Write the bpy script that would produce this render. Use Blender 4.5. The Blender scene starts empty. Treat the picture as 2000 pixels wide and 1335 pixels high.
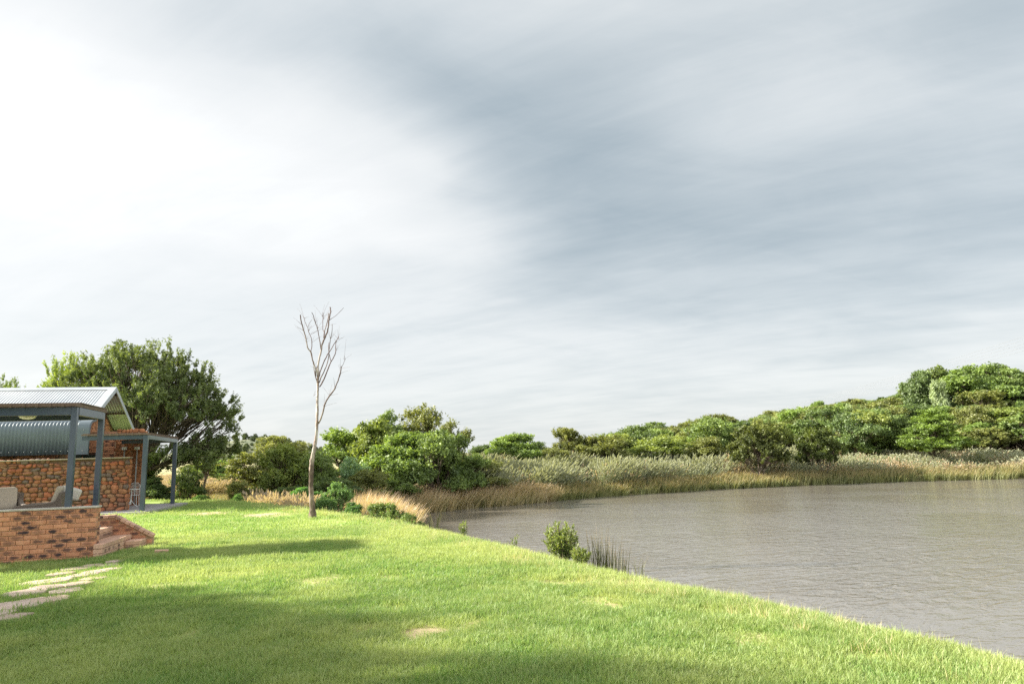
import bpy, math, random
import numpy as np
from mathutils import Matrix, Vector
rng = np.random.default_rng(11)
random.seed(11)
scene = bpy.context.scene
COL = scene.collection

# ------------------------------------------------------------------ camera
F_PX = 1333.0
CAM = np.array([0.0, 0.0, 1.6])
PITCH, ROLL = math.radians(9.54), math.radians(1.9)
FW = np.array([0, math.cos(PITCH), math.sin(PITCH)])
_r0 = np.array([1.0, 0, 0]); _u0 = np.array([0, -math.sin(PITCH), math.cos(PITCH)])
RT = _r0 * math.cos(ROLL) - _u0 * math.sin(ROLL)
UP = _u0 * math.cos(ROLL) + _r0 * math.sin(ROLL)
cd = bpy.data.cameras.new('camera'); cam = bpy.data.objects.new('camera', cd); COL.objects.link(cam)
m = Matrix.Identity(4)
for i in range(3):
    m[i][0] = RT[i]; m[i][1] = UP[i]; m[i][2] = -FW[i]; m[i][3] = CAM[i]
cam.matrix_world = m
cd.sensor_width = 36.0; cd.lens = 36.0 * F_PX / 2000.0
cd.clip_start = 0.1; cd.clip_end = 6000
scene.camera = cam

# ------------------------------------------------------------------ light
SUN_AZ, SUN_EL = math.radians(-86), math.radians(27)      # azimuth from +Y towards +X
sd = bpy.data.lights.new('sun', 'SUN'); sun = bpy.data.objects.new('sun', sd); COL.objects.link(sun)
sd.energy = 5.0; sd.angle = math.radians(1.5); sd.color = (1.0, 0.93, 0.80)
_sv = Vector((math.sin(SUN_AZ) * math.cos(SUN_EL), math.cos(SUN_AZ) * math.cos(SUN_EL), math.sin(SUN_EL)))
sun.rotation_euler = _sv.to_track_quat('Z', 'Y').to_euler()
sun.location = (-30, -10, 20)
scene.view_settings.view_transform = 'Standard'
scene.view_settings.look = 'None'
scene.view_settings.exposure = 1.5
scene.view_settings.gamma = 1.0
try: scene.view_settings.use_curve_mapping = False
except Exception: pass
scene.cycles.use_denoising = False
scene.cycles.max_bounces = 6
scene.cycles.diffuse_bounces = 3
scene.cycles.glossy_bounces = 3
scene.cycles.transmission_bounces = 3
scene.cycles.transparent_max_bounces = 6

def ray(x, y):
    d = FW * F_PX + RT * (x - 1000) + UP * (667.5 - y)
    return d / np.linalg.norm(d)
def on_z(x, y, z):
    d = ray(x, y); return CAM + d * ((z - CAM[2]) / d[2])
def at_depth(x, y, dep):
    d = ray(x, y); return CAM + d * (dep / d[1])

# ---- sky
world = bpy.data.worlds.new('World'); scene.world = world; world.use_nodes = True
wt = world.node_tree; wt.nodes.clear()
def wn(t, **k):
    n = wt.nodes.new(t)
    for a, b in k.items(): setattr(n, a, b)
    return n
def wl(a, b): wt.links.new(a, b)
def wmath(op, a, b=None, clamp=False):
    n = wn('ShaderNodeMath', operation=op); n.use_clamp = clamp
    for i, v in enumerate((a, b)):
        if v is None: continue
        if isinstance(v, (int, float)): n.inputs[i].default_value = v
        else: wl(v, n.inputs[i])
    return n.outputs[0]
tc = wn('ShaderNodeTexCoord'); sep = wn('ShaderNodeSeparateXYZ'); wl(tc.outputs['Generated'], sep.inputs[0])
azn = wmath('ARCTAN2', sep.outputs[0], sep.outputs[1]); eln = wmath('ARCSINE', sep.outputs[2])
# overhead cloud layer coordinates (perspective of a flat cloud deck)
dz = wmath('ADD', wmath('MAXIMUM', sep.outputs[2], 0.0), 0.16)
px_ = wmath('DIVIDE', sep.outputs[0], dz); py_ = wmath('DIVIDE', sep.outputs[1], dz)
deck = wn('ShaderNodeCombineXYZ'); wl(px_, deck.inputs[0]); wl(py_, deck.inputs[1])
def noise(vec, scale, detail, rough, mapping=None, dist=0.0):
    if mapping:
        mp = wn('ShaderNodeMapping', vector_type='TEXTURE'); mp.inputs['Rotation'].default_value = (0, 0, mapping[0]); mp.inputs['Scale'].default_value = tuple(1 / q for q in mapping[1])
        mp.inputs['Location'].default_value = mapping[2] if len(mapping) > 2 else (0, 0, 0)
        wl(vec, mp.inputs[0]); vec = mp.outputs[0]
    n = wn('ShaderNodeTexNoise'); n.inputs['Scale'].default_value = scale; n.inputs['Detail'].default_value = detail
    n.inputs['Roughness'].default_value = rough; n.inputs['Distortion'].default_value = dist
    wl(vec, n.inputs['Vector']); return n.outputs[0]
streak = noise(deck.outputs[0], 1.0, 6, 0.6, (math.radians(-24), (0.5, 1.9, 1)), 0.5)
soft = noise(deck.outputs[0], 0.9, 4, 0.5, (math.radians(-20), (1, 1, 1), (3.1, 1.7, 0)), 0.4)
warp1 = noise(deck.outputs[0], 1.3, 3, 0.5, (0, (1, 1, 1), (7, 2, 0)))
warp2 = noise(deck.outputs[0], 1.3, 3, 0.5, (0, (1, 1, 1), (1, 9, 0)))
aw = wmath('ADD', azn, wmath('MULTIPLY', wmath('SUBTRACT', warp1, 0.5), 0.26))
ew = wmath('ADD', eln, wmath('MULTIPLY', wmath('SUBTRACT', warp2, 0.5), 0.18))
ae = wn('ShaderNodeCombineXYZ'); wl(aw, ae.inputs[0]); wl(ew, ae.inputs[1])
def blob(x, y, rx, ry, rot, amp):
    d = ray(x, y); a, e = math.atan2(d[0], d[1]), math.asin(d[2])
    sub = wn('ShaderNodeVectorMath', operation='SUBTRACT'); sub.inputs[1].default_value = (a, e, 0); wl(ae.outputs[0], sub.inputs[0])
    mp = wn('ShaderNodeMapping', vector_type='TEXTURE'); mp.inputs['Rotation'].default_value = (0, 0, math.radians(rot))
    mp.inputs['Scale'].default_value = (rx / F_PX, ry / F_PX, 1); wl(sub.outputs[0], mp.inputs[0])
    dt = wn('ShaderNodeVectorMath', operation='DOT_PRODUCT'); wl(mp.outputs[0], dt.inputs[0]); wl(mp.outputs[0], dt.inputs[1])
    ex = wmath('POWER', 2.718, wmath('MULTIPLY', dt.outputs['Value'], -1.0))
    return wmath('MULTIPLY', ex, amp)
BLOBS = [(300, 330, 460, 240, -8, 0.20), (830, 390, 210, 110, -20, 0.15), (-500, 300, 700, 500, 0, 0.02), (600, 400, 300, 120, -12, 0.10), (180, 230, 220, 120, 0, 0.06),
         (1180, 330, 260, 170, -25, -0.20), (1450, 430, 440, 100, 3, -0.18), (1900, 500, 420, 110, 8, -0.19), (1400, 150, 700, 220, 0, -0.10), (780, 70, 300, 120, -20, -0.11), (900, 220, 170, 80, -30, -0.12),
         (1120, 470, 160, 60, 0, -0.10), (330, 0, 420, 90, 0, -0.10), (1620, 210, 230, 90, 20, 0.06),
         (1450, 640, 420, 45, 4, 0.09), (1950, 20, 160, 90, 0, -0.16), (-100, 640, 500, 60, 3, -0.04), (1600, 740, 520, 50, 4, 0.06), (500, 760, 600, 60, 0, 0.05), (950, 470, 200, 30, 0, 0.05), (700, 520, 300, 26, 0, -0.04)]
L = 0.735
for b in BLOBS: L = wmath('ADD', blob(*b), L)
streak2 = noise(deck.outputs[0], 2.6, 7, 0.62, (math.radians(-30), (0.35, 2.6, 1), (5.0, 2.0, 0)), 0.3)
billow = noise(deck.outputs[0], 3.0, 6, 0.6, (math.radians(10), (0.8, 1.4, 1), (2.0, 8.0, 0)), 0.6)
L = wmath('ADD', L, wmath('MULTIPLY', wmath('SUBTRACT', streak, 0.5), 0.29))
L = wmath('ADD', L, wmath('MULTIPLY', wmath('SUBTRACT', streak2, 0.5), 0.15))
L = wmath('ADD', L, wmath('MULTIPLY', wmath('SUBTRACT', billow, 0.5), 0.18))
L = wmath('ADD', L, wmath('MULTIPLY', wmath('SUBTRACT', soft, 0.5), 0.14))
behind = wmath('MINIMUM', wmath('MAXIMUM', wmath('MULTIPLY', sep.outputs[1], -1.6), 0.0), 1.0)  # unseen sky behind the camera, brightened as added fill for shaded fronts
L = wmath('ADD', L, wmath('MULTIPLY', behind, 0.75))
# glow of the veiled sun
sdot = wn('ShaderNodeVectorMath', operation='DOT_PRODUCT'); sdot.inputs[1].default_value = tuple(_sv); wl(tc.outputs['Generated'], sdot.inputs[0])
glow = wmath('POWER', wmath('MAXIMUM', sdot.outputs['Value'], 0.0), 5.0)
L = wmath('ADD', L, wmath('MULTIPLY', glow, 0.75))
Lc = wmath('MAXIMUM', wmath('MINIMUM', L, 2.2), 0.15)
ramp = wn('ShaderNodeValToRGB'); wl(Lc, ramp.inputs[0])
cr = ramp.color_ramp; cr.elements[0].position = 0.25; cr.elements[0].color = (0.30, 0.38, 0.44, 1)
cr.elements[1].position = 1.0; cr.elements[1].color = (0.945, 0.955, 0.945, 1)
e = cr.elements.new(0.40); e.color = (0.40, 0.475, 0.52, 1)
e = cr.elements.new(0.62); e.color = (0.62, 0.675, 0.70, 1)
e = cr.elements.new(0.80); e.color = (0.82, 0.848, 0.85, 1)
boost = wmath('MAXIMUM', Lc, 1.0)
SKY_GAIN = 0.362
cl = wn('ShaderNodeVectorMath', operation='SCALE'); wl(ramp.outputs[0], cl.inputs[0]); wl(wmath('MULTIPLY', boost, SKY_GAIN / 0.1), cl.inputs['Scale'])
sky = wn('ShaderNodeTexSky', sky_type='NISHITA'); sky.sun_disc = False; sky.sun_elevation = SUN_EL
sky.sun_rotation = SUN_AZ; sky.air_density = 1.0; sky.dust_density = 1.5
mixc = wn('ShaderNodeMix', data_type='RGBA'); mixc.inputs['Factor'].default_value = 0.93
wl(sky.outputs[0], mixc.inputs['A']); wl(cl.outputs[0], mixc.inputs['B'])
bg = wn('ShaderNodeBackground'); bg.inputs['Strength'].default_value = 0.1
wl(mixc.outputs['Result'], bg.inputs[0]); wo = wn('ShaderNodeOutputWorld'); wl(bg.outputs[0], wo.inputs[0])

# ------------------------------------------------------------------ helpers
def tag(o, label=None, cat=None, group=None, kind=None):
    if label: o['label'] = label
    if cat: o['category'] = cat
    if group: o['group'] = group
    if kind: o['kind'] = kind
    return o
def mesh_np(name, V, Fq, smooth=False, mats=(), attrs=None, fmat=None):
    """V (n,3); Fq list/array of faces with equal length or list of lists"""
    me = bpy.data.meshes.new(name)
    V = np.asarray(V, np.float32)
    if isinstance(Fq, np.ndarray):
        nf, k = Fq.shape
        me.vertices.add(len(V)); me.vertices.foreach_set('co', V.ravel())
        me.loops.add(nf * k); me.loops.foreach_set('vertex_index', Fq.astype(np.int32).ravel())
        me.polygons.add(nf); me.polygons.foreach_set('loop_start', np.arange(nf, dtype=np.int32) * k)
        me.update(calc_edges=True)
    else:
        me.from_pydata([tuple(map(float, v)) for v in V], [], [tuple(map(int, f)) for f in Fq]); me.update()
    for mt in mats: me.materials.append(mt)
    if fmat is not None: me.polygons.foreach_set('material_index', np.asarray(fmat, np.int32))
    if smooth: me.polygons.foreach_set('use_smooth', np.ones(len(me.polygons), bool))
    for k, a in (attrs or {}).items():
        a = np.asarray(a, np.float32)
        at = me.attributes.new(k, 'FLOAT', 'POINT'); at.data.foreach_set('value', a)
    return me
def link(name, me, parent=None, loc=None, rot=None, scl=None, color=None):
    o = bpy.data.objects.new(name, me); COL.objects.link(o)
    if parent is not None: o.parent = parent
    if loc is not None: o.location = loc
    if rot is not None: o.rotation_euler = rot
    if scl is not None: o.scale = scl
    if color is not None: o.color = (*color, 1) if len(color) == 3 else color
    return o
def empty(name, loc=(0, 0, 0), rz=0.0):
    o = bpy.data.objects.new(name, None); COL.objects.link(o); o.location = loc; o.rotation_euler = (0, 0, rz); o.empty_display_size = 0.2
    return o
class MB:
    def __init__(s): s.v = []; s.f = []
    def add(s, V, Fc):
        b = len(s.v); s.v += [tuple(map(float, p)) for p in V]; s.f += [tuple(int(i) + b for i in q) for q in Fc]; return s
    def box(s, x0, y0, z0, x1, y1, z1):
        return s.add([(x0, y0, z0), (x1, y0, z0), (x1, y1, z0), (x0, y1, z0), (x0, y0, z1), (x1, y0, z1), (x1, y1, z1), (x0, y1, z1)],
                     [(0, 3, 2, 1), (4, 5, 6, 7), (0, 1, 5, 4), (1, 2, 6, 5), (2, 3, 7, 6), (3, 0, 4, 7)])
    def bar(s, a, b, w, h, upv=(0, 0, 1)):
        a = np.array(a, float); b = np.array(b, float); d = b - a; d /= np.linalg.norm(d)
        sd_ = np.cross(d, upv); sd_ /= np.linalg.norm(sd_); u = np.cross(sd_, d)
        P = []
        for c in (a, b):
            for i, j in ((-1, -1), (1, -1), (1, 1), (-1, 1)): P.append(c + sd_ * w / 2 * i + u * h / 2 * j)
        return s.add(P, [(0, 1, 2, 3), (7, 6, 5, 4), (0, 4, 5, 1), (1, 5, 6, 2), (2, 6, 7, 3), (3, 7, 4, 0)])
    def tube(s, pts, rad, n=8, cap=True):
        V, Fc = tube_np(np.array(pts, float), np.array(rad, float) * np.ones(len(pts)), n)
        s.add(V, Fc)
        if cap:
            b = len(s.v) - len(V)
            s.f.append(tuple(b + i for i in range(n))[::-1]); s.f.append(tuple(b + len(V) - n + i for i in range(n)))
        return s
    def build(s, name, mat, parent=None, smooth=False, bevel=0.0, **k):
        me = bpy.data.meshes.new(name); me.from_pydata(s.v, [], s.f); me.materials.append(mat); me.update()
        if smooth: me.polygons.foreach_set('use_smooth', np.ones(len(me.polygons), bool))
        o = link(name, me, parent, **k)
        if bevel:
            b = o.modifiers.new('bevel', 'BEVEL'); b.width = bevel; b.segments = 2; b.limit_method = 'ANGLE'
        return o
def tube_np(P, R, n):
    m_ = len(P); T = np.gradient(P, axis=0); T /= np.linalg.norm(T, axis=1)[:, None] + 1e-9
    ref = np.array([0.13, 0.97, 0.2]) if abs(T[0][2]) > 0.5 else np.array([0, 0, 1.0])
    A = np.cross(T, ref); A /= np.linalg.norm(A, axis=1)[:, None] + 1e-9; B = np.cross(T, A)
    an = np.arange(n) * 2 * np.pi / n
    V = P[:, None, :] + R[:, None, None] * (np.cos(an)[None, :, None] * A[:, None, :] + np.sin(an)[None, :, None] * B[:, None, :])
    i = np.arange(m_ - 1)[:, None] * n; j = np.arange(n)[None, :]; j2 = (j + 1) % n
    Fc = np.stack([i + j, i + j2, i + n + j2, i + n + j], -1).reshape(-1, 4)
    return V.reshape(-1, 3), Fc

# ---- materials
def new_mat(name):
    mt = bpy.data.materials.new(name); mt.use_nodes = True; nt = mt.node_tree; nt.nodes.clear(); return mt, nt
def N(nt, t, **k):
    n = nt.nodes.new(t)
    for a, b in k.items(): setattr(n, a, b)
    return n
def setin(nt, sock, v):
    if isinstance(v, bpy.types.NodeSocket): nt.links.new(v, sock)
    elif isinstance(v, (tuple, list)) and sock.type == 'RGBA' and len(v) == 3: sock.default_value = (*v, 1)
    else: sock.default_value = v
def mixrgb(nt, f, a, b, op='MIX'):
    n = N(nt, 'ShaderNodeMix', data_type='RGBA', blend_type=op); n.clamp_factor = True
    setin(nt, n.inputs['Factor'], f); setin(nt, n.inputs['A'], a); setin(nt, n.inputs['B'], b); return n.outputs['Result']
def mth(nt, op, a, b=0.0, c=None, clamp=False):
    n = N(nt, 'ShaderNodeMath', operation=op); n.use_clamp = clamp
    setin(nt, n.inputs[0], a); setin(nt, n.inputs[1], b)
    if c is not None: setin(nt, n.inputs[2], c)
    return n.outputs[0]
def nz(nt, scale, detail=4, rough=0.55, vec=None, stretch=None, dist=0.0, coord='Object'):
    t = N(nt, 'ShaderNodeTexCoord'); v = vec if vec is not None else t.outputs[coord]
    if stretch:
        mp = N(nt, 'ShaderNodeMapping', vector_type='TEXTURE'); mp.inputs['Scale'].default_value = tuple(1 / q for q in stretch[:3])
        if len(stretch) > 3: mp.inputs['Rotation'].default_value = (0, 0, stretch[3])
        nt.links.new(v, mp.inputs[0]); v = mp.outputs[0]
    n = N(nt, 'ShaderNodeTexNoise'); n.inputs['Scale'].default_value = scale; n.inputs['Detail'].default_value = detail
    n.inputs['Roughness'].default_value = rough; n.inputs['Distortion'].default_value = dist; nt.links.new(v, n.inputs['Vector'])
    return n.outputs[0]
def rmp(nt, f, lo, hi, a=0.0, b=1.0):
    n = N(nt, 'ShaderNodeMapRange'); n.interpolation_type = 'SMOOTHSTEP'
    setin(nt, n.inputs['Value'], f); n.inputs['From Min'].default_value = lo; n.inputs['From Max'].default_value = hi
    n.inputs['To Min'].default_value = a; n.inputs['To Max'].default_value = b; return n.outputs[0]
def attr(nt, name, typ='GEOMETRY'):
    n = N(nt, 'ShaderNodeAttribute', attribute_name=name, attribute_type=typ); return n.outputs['Fac']
def geo_pos(nt): return N(nt, 'ShaderNodeNewGeometry').outputs['Position']
def principled(nt, color, rough=0.7, metal=0.0, bump=None, bstr=0.3, bdist=0.02, spec=0.5, coat=0.0):
    p = N(nt, 'ShaderNodeBsdfPrincipled'); setin(nt, p.inputs['Base Color'], color); setin(nt, p.inputs['Roughness'], rough)
    p.inputs['Metallic'].default_value = metal; p.inputs['Specular IOR Level'].default_value = spec
    if bump is not None:
        b = N(nt, 'ShaderNodeBump'); b.inputs['Strength'].default_value = bstr; b.inputs['Distance'].default_value = bdist
        nt.links.new(bump, b.inputs['Height']); nt.links.new(b.outputs[0], p.inputs['Normal'])
    o = N(nt, 'ShaderNodeOutputMaterial'); nt.links.new(p.outputs[0], o.inputs[0]); return p
def plain(name, c1, c2=None, rough=0.6, metal=0.0, scale=6, bump=0.2, bdist=0.01, stretch=None, spec=0.5, objcol=False, detail=5):
    mt, nt = new_mat(name); c2 = c2 or tuple(x * 0.75 for x in c1)
    n = nz(nt, scale, detail, 0.6, stretch=stretch); col = mixrgb(nt, rmp(nt, n, .35, .65), c1, c2)
    if objcol: col = mixrgb(nt, 1.0, col, N(nt, 'ShaderNodeObjectInfo').outputs['Color'], 'MULTIPLY')
    principled(nt, col, rough, metal, n, bump, bdist, spec); return mt
def leaf_mat(name, dark, light, trans=0.35, inst=False, tip=None, rough=0.55, objcol=True, tcol=(1.25, 1.2, 0.55)):
    """thin leaf or blade: diffuse front, some light through, slight gloss"""
    mt, nt = new_mat(name)
    t = attr(nt, 'tint', 'INSTANCER' if inst else 'GEOMETRY'); col = mixrgb(nt, t, dark, light)
    if inst:
        t2 = attr(nt, 'blade'); col = mixrgb(nt, mth(nt, 'MULTIPLY', t2, 0.65), col, light)
    if tip: col = mixrgb(nt, rmp(nt, attr(nt, 'hgt'), tip[1], 1.0), col, tip[0])
    if objcol and not inst: col = mixrgb(nt, 1.0, col, N(nt, 'ShaderNodeObjectInfo').outputs['Color'], 'MULTIPLY')
    d = N(nt, 'ShaderNodeBsdfDiffuse'); nt.links.new(col, d.inputs[0])
    tr = N(nt, 'ShaderNodeBsdfTranslucent'); tcx = mixrgb(nt, 1.0, col, tcol, 'MULTIPLY'); nt.links.new(tcx, tr.inputs[0])
    m1 = N(nt, 'ShaderNodeMixShader'); m1.inputs[0].default_value = trans; nt.links.new(d.outputs[0], m1.inputs[1]); nt.links.new(tr.outputs[0], m1.inputs[2])
    g = N(nt, 'ShaderNodeBsdfGlossy'); g.inputs['Roughness'].default_value = rough; g.inputs[0].default_value = (1, 1, 1, 1)
    m2 = N(nt, 'ShaderNodeMixShader'); m2.inputs[0].default_value = 0.035; nt.links.new(m1.outputs[0], m2.inputs[1]); nt.links.new(g.outputs[0], m2.inputs[2])
    o = N(nt, 'ShaderNodeOutputMaterial'); nt.links.new(m2.outputs[0], o.inputs[0]); return mt

# ------------------------------------------------------------------ terrain
CREST = np.array([(9, -30), (6, -8), (4.3, 0), (3.45, 4.6), (3.0, 6.0), (2.2, 7.6), (1.3, 8.9), (0.3, 10.7), (-0.6, 12.7), (-1.5, 14.5), (-2.8, 17.0), (-4.8, 20.5), (-6.7, 23.0), (-8.8, 26.2), (-12.4, 31.0), (-15.4, 33.5), (-22, 38), (-60, 56)], float)
POND = np.array([(-7.6, 42.2), (-5.0, 43.6), (-4.4, 45.0), (-0.4, 47.5), (6.2, 52.8), (16.5, 57.8), (30.5, 60.2), (42.6, 58.6), (60, 57), (95, 52), (140, 20), (120, -60), (0, -60), (0, 5), (-1.6, 15), (-4.2, 28), (-7.2, 38)], float)
def segdist(X, Y, P, closed):
    n = len(P); best = np.full(X.shape, 1e9); side = np.zeros(X.shape)
    for i in range(n if closed else n - 1):
        a = P[i]; b = P[(i + 1) % n]; d = b - a; LL = d @ d
        t = np.clip(((X - a[0]) * d[0] + (Y - a[1]) * d[1]) / LL, 0, 1)
        dx = X - (a[0] + t * d[0]); dy = Y - (a[1] + t * d[1]); q = np.hypot(dx, dy)
        k = q < best; best = np.where(k, q, best); side = np.where(k, d[0] * dy - d[1] * dx, side)
    return best, side
def inside(X, Y, P):
    c = np.zeros(X.shape, bool); n = len(P)
    for i in range(n):
        a = P[i]; b = P[(i + 1) % n]; den = (b[1] - a[1]) if b[1] != a[1] else 1e-9
        c ^= ((a[1] > Y) != (b[1] > Y)) & (X < (b[0] - a[0]) * (Y - a[1]) / den + a[0])
    return c
def sst(a, b, x):
    t = np.clip((x - a) / (b - a), 0, 1); return t * t * (3 - 2 * t)
def crest_s(X, Y):
    d, s = segdist(X, Y, CREST, False); return np.where(s > 0, d, -d)
def pond_d(X, Y):
    d, _ = segdist(X, Y, POND, True); return np.where(inside(X, Y, POND), -d, d)
def H(X, Y):
    X = np.asarray(X, float); Y = np.asarray(Y, float)
    s = crest_s(X, Y); d = pond_d(X, Y)
    pl = -.24 * np.logaddexp(0, -(s + .6) / .3)
    pl = pl + .05 * np.sin(X * .45 + .6) * np.sin(Y * .37) * sst(0, 3, s)
    az = np.degrees(np.arctan2(X, Y)); r = np.hypot(X, Y)
    base = -1.6 + np.clip(d * .35, -.9, .35) + .075 * np.clip(d - 1, 0, 14) * sst(-14, -2, az) + .35 * sst(1, 12, d)
    hill = sst(8, 75, d) * (sst(-3, 12, az) * 3.2 + sst(14, 36, az) * 6.5)
    far = sst(90, 500, r) * 6 * sst(-60, -5, -np.abs(az + 22))
    bank = .45 * sst(60, 64, r) * sst(-5, -10, az)
    return np.maximum(pl, base + hill + far + bank)
def hz(x, y): return float(H(np.array([x], float), np.array([y], float))[0])
def ground_hit(px, py):
    d = ray(px, py); t = np.arange(2.5, 150, .02); P = CAM[:, None] + d[:, None] * t
    k = np.nonzero(P[2] < H(P[0], P[1]))[0]; k = k[0] if len(k) else -1
    return P[:, k]
def vnoise(X, Y, sc, seed=0):
    """cheap smooth value noise for placement masks"""
    r_ = np.random.default_rng(seed); tab = r_.random((64, 64)); x = X / sc; y = Y / sc
    xi = np.floor(x).astype(int); yi = np.floor(y).astype(int); fx = x - xi; fy = y - yi
    fx = fx * fx * (3 - 2 * fx); fy = fy * fy * (3 - 2 * fy)
    g = lambda i, j: tab[i % 64, j % 64]
    return (g(xi, yi) * (1 - fx) + g(xi + 1, yi) * fx) * (1 - fy) + (g(xi, yi + 1) * (1 - fx) + g(xi + 1, yi + 1) * fx) * fy

# worn and dry patches of the lawn: centre pixel -> ground, half sizes in metres, angle, strength
PATCHES = []
for (x, y, a, b, ang, st) in [(405, 1003, .95, .55, .2, 1), (522, 1005, 1.0, .45, -.1, 1), (625, 1136, .45, .22, .1, .55), (828, 1236, .28, .15, -.3, .75), (925, 1222, .30, .12, -.25, .6),
        (705, 1230, .2, .12, 0, .6), (375, 1240, .13, .12, 0, .6), (1090, 1136, .8, .2, -.2, .6), (750, 1130, .5, .14, -.2, .5), (300, 1003, .9, .22, .25, .7), (600, 1045, .7, .25, 0, .4),
        (1380, 1165, .8, .15, -.5, .6), (1180, 1175, .5, .2, -.3, .6), (1470, 1250, .4, .2, -.3, .5), (980, 1150, .5, .12, -.3, .4), (1690, 1290, .3, .12, -.3, .5),
        (1420, 1200, .6, .12, -.5, .6), (900, 1105, .7, .13, 0, .5), (330, 1145, .6, .12, 0, .45), (480, 1120, .6, .14, 0, .4), (760, 1190, .3, .07, 0, .5), (340, 1060, .5, .2, 0, .35)]:
    P = ground_hit(x, y); PATCHES.append((P[0], P[1], a, b, ang, st))
def bare(X, Y):
    o = np.zeros(np.shape(X)); w = (vnoise(X, Y, .07, 13) - .5) * .9 + (vnoise(X, Y, .16, 3) - .5) * 1.0 + (vnoise(X, Y, .5, 4) - .5) * .6
    for (cx, cy, a, b, ang, st) in PATCHES:
        c, s = math.cos(ang), math.sin(ang); dx = X - cx; dy = Y - cy
        q = np.sqrt(((dx * c + dy * s) / a) ** 2 + ((-dx * s + dy * c) / (b * 2.0)) ** 2)
        o = np.maximum(o, st * sst(1.25, .45, q + w * .6))
    return o
# path stones (pixel outline centre, size) are built later; grass is kept off them
PATH = []
for (x, y, a, b, ang) in [(15, 1186, .34, .20, .25), (60, 1178, .26, .17, .1), (98, 1172, .22, .15, .3), (50, 1160, .25, .16, .5), (92, 1150, .22, .15, .2), (128, 1157, .20, .15, .0),
                          (75, 1141, .22, .14, .5), (112, 1137, .20, .15, .3), (150, 1144, .2, .13, .1), (120, 1124, .2, .13, .6), (158, 1128, .2, .12, .2), (183, 1134, .18, .12, .1),
                          (150, 1114, .2, .13, .5), (188, 1121, .2, .12, .1), (218, 1116, .17, .10, .3), (180, 1108, .16, .11, .4), (213, 1108, .15, .1, .2), (20, 1205, .2, .12, .3), (226, 1100, .14, .09, .3), (-30, 1200, .3, .2, .2)]:
    P = on_z(x, y, 0.02); PATH.append((P[0], P[1], a * 1.12, b * 1.5, ang + math.radians(14)))
def on_path(X, Y):
    o = np.zeros(np.shape(X), bool)
    for (cx, cy, a, b, ang) in PATH:
        c, s = math.cos(ang), math.sin(ang); dx = X - cx; dy = Y - cy
        o |= (((dx * c + dy * s) / (a * .93)) ** 2 + ((-dx * s + dy * c) / (b * .93)) ** 2) < 1
    return o

def polar(r0, r1, nr, a0, a1, na):
    R = r0 * (r1 / r0) ** (np.arange(nr) / (nr - 1)); A = np.radians(np.linspace(a0, a1, na))
    RR, AA = np.meshgrid(R, A, indexing='ij'); X = RR * np.sin(AA); Y = RR * np.cos(AA)
    i = np.arange(nr - 1)[:, None] * na; j = np.arange(na - 1)[None, :]
    return X.ravel(), Y.ravel(), np.stack([i + j, i + j + 1, i + na + j + 1, i + na + j], -1).reshape(-1, 4)

# lawn material
mt, nt = new_mat('lawn_turf'); pos = geo_pos(nt)
n1 = nz(nt, 1.1, 5, .6, vec=pos); n2 = nz(nt, 14, 4, .6, vec=pos); n3 = nz(nt, 90, 2, .5, vec=pos)
c = mixrgb(nt, rmp(nt, n2, .35, .65), (.20, .31, .06), (.36, .46, .14)); c = mixrgb(nt, rmp(nt, n1, .45, .7), c, (.42, .44, .19))
c = mixrgb(nt, attr(nt, 'bare'), c, mixrgb(nt, n2, (.46, .32, .22), (.60, .46, .32)))
principled(nt, c, .95, 0, n3, .5, .01, .1); LAWN_M = mt
# rough ground
mt, nt = new_mat('dry_ground'); pos = geo_pos(nt)
n1 = nz(nt, .12, 6, .6, vec=pos); n2 = nz(nt, 2.5, 5, .65, vec=pos)
c = mixrgb(nt, rmp(nt, n2, .35, .65), (.10, .11, .045), (.20, .17, .09))
fld = mixrgb(nt, rmp(nt, n2, .3, .7), (.50, .45, .27), (.38, .36, .19)); fld = mixrgb(nt, rmp(nt, n1, .5, .62), fld, (.22, .26, .11))
c = mixrgb(nt, attr(nt, 'field'), c, fld); c = mixrgb(nt, attr(nt, 'soil'), c, mixrgb(nt, n2, (.16, .09, .06), (.30, .19, .13)))
principled(nt, c, 1, 0, n2, .6, .1, .1); GROUND_M = mt

X, Y, Fq = polar(.4, 1250, 330, -180, 180, 481)
Z = H(X, Y); S = crest_s(X, Y); Z -= .15 * sst(-4.2, -3.4, S)
az = np.degrees(np.arctan2(X, Y)); r = np.hypot(X, Y)
field = sst(58, 64, r) * sst(-4, -12, az); soil = sst(55, 57, r) * sst(66, 62, r) * sst(-6, -12, az)
me = mesh_np('ground', np.stack([X, Y, Z], 1), Fq[:, ::-1].copy(), True, [GROUND_M], dict(field=field, soil=soil))
tag(link('ground', me), kind='structure')
X, Y, Fq = polar(.6, 60, 420, -75, 75, 420)
Z = H(X, Y) + .03 * (vnoise(X, Y, .7, 8) - .5); S = crest_s(X, Y); Z -= .1 * sst(-3.2, -3.8, S)
keep = (S[Fq] > -3.8).all(1)
me = mesh_np('lawn', np.stack([X, Y, Z], 1), Fq[keep][:, ::-1].copy(), True, [LAWN_M], dict(bare=bare(X, Y)))
LAWN = tag(link('lawn', me), kind='structure')

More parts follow.
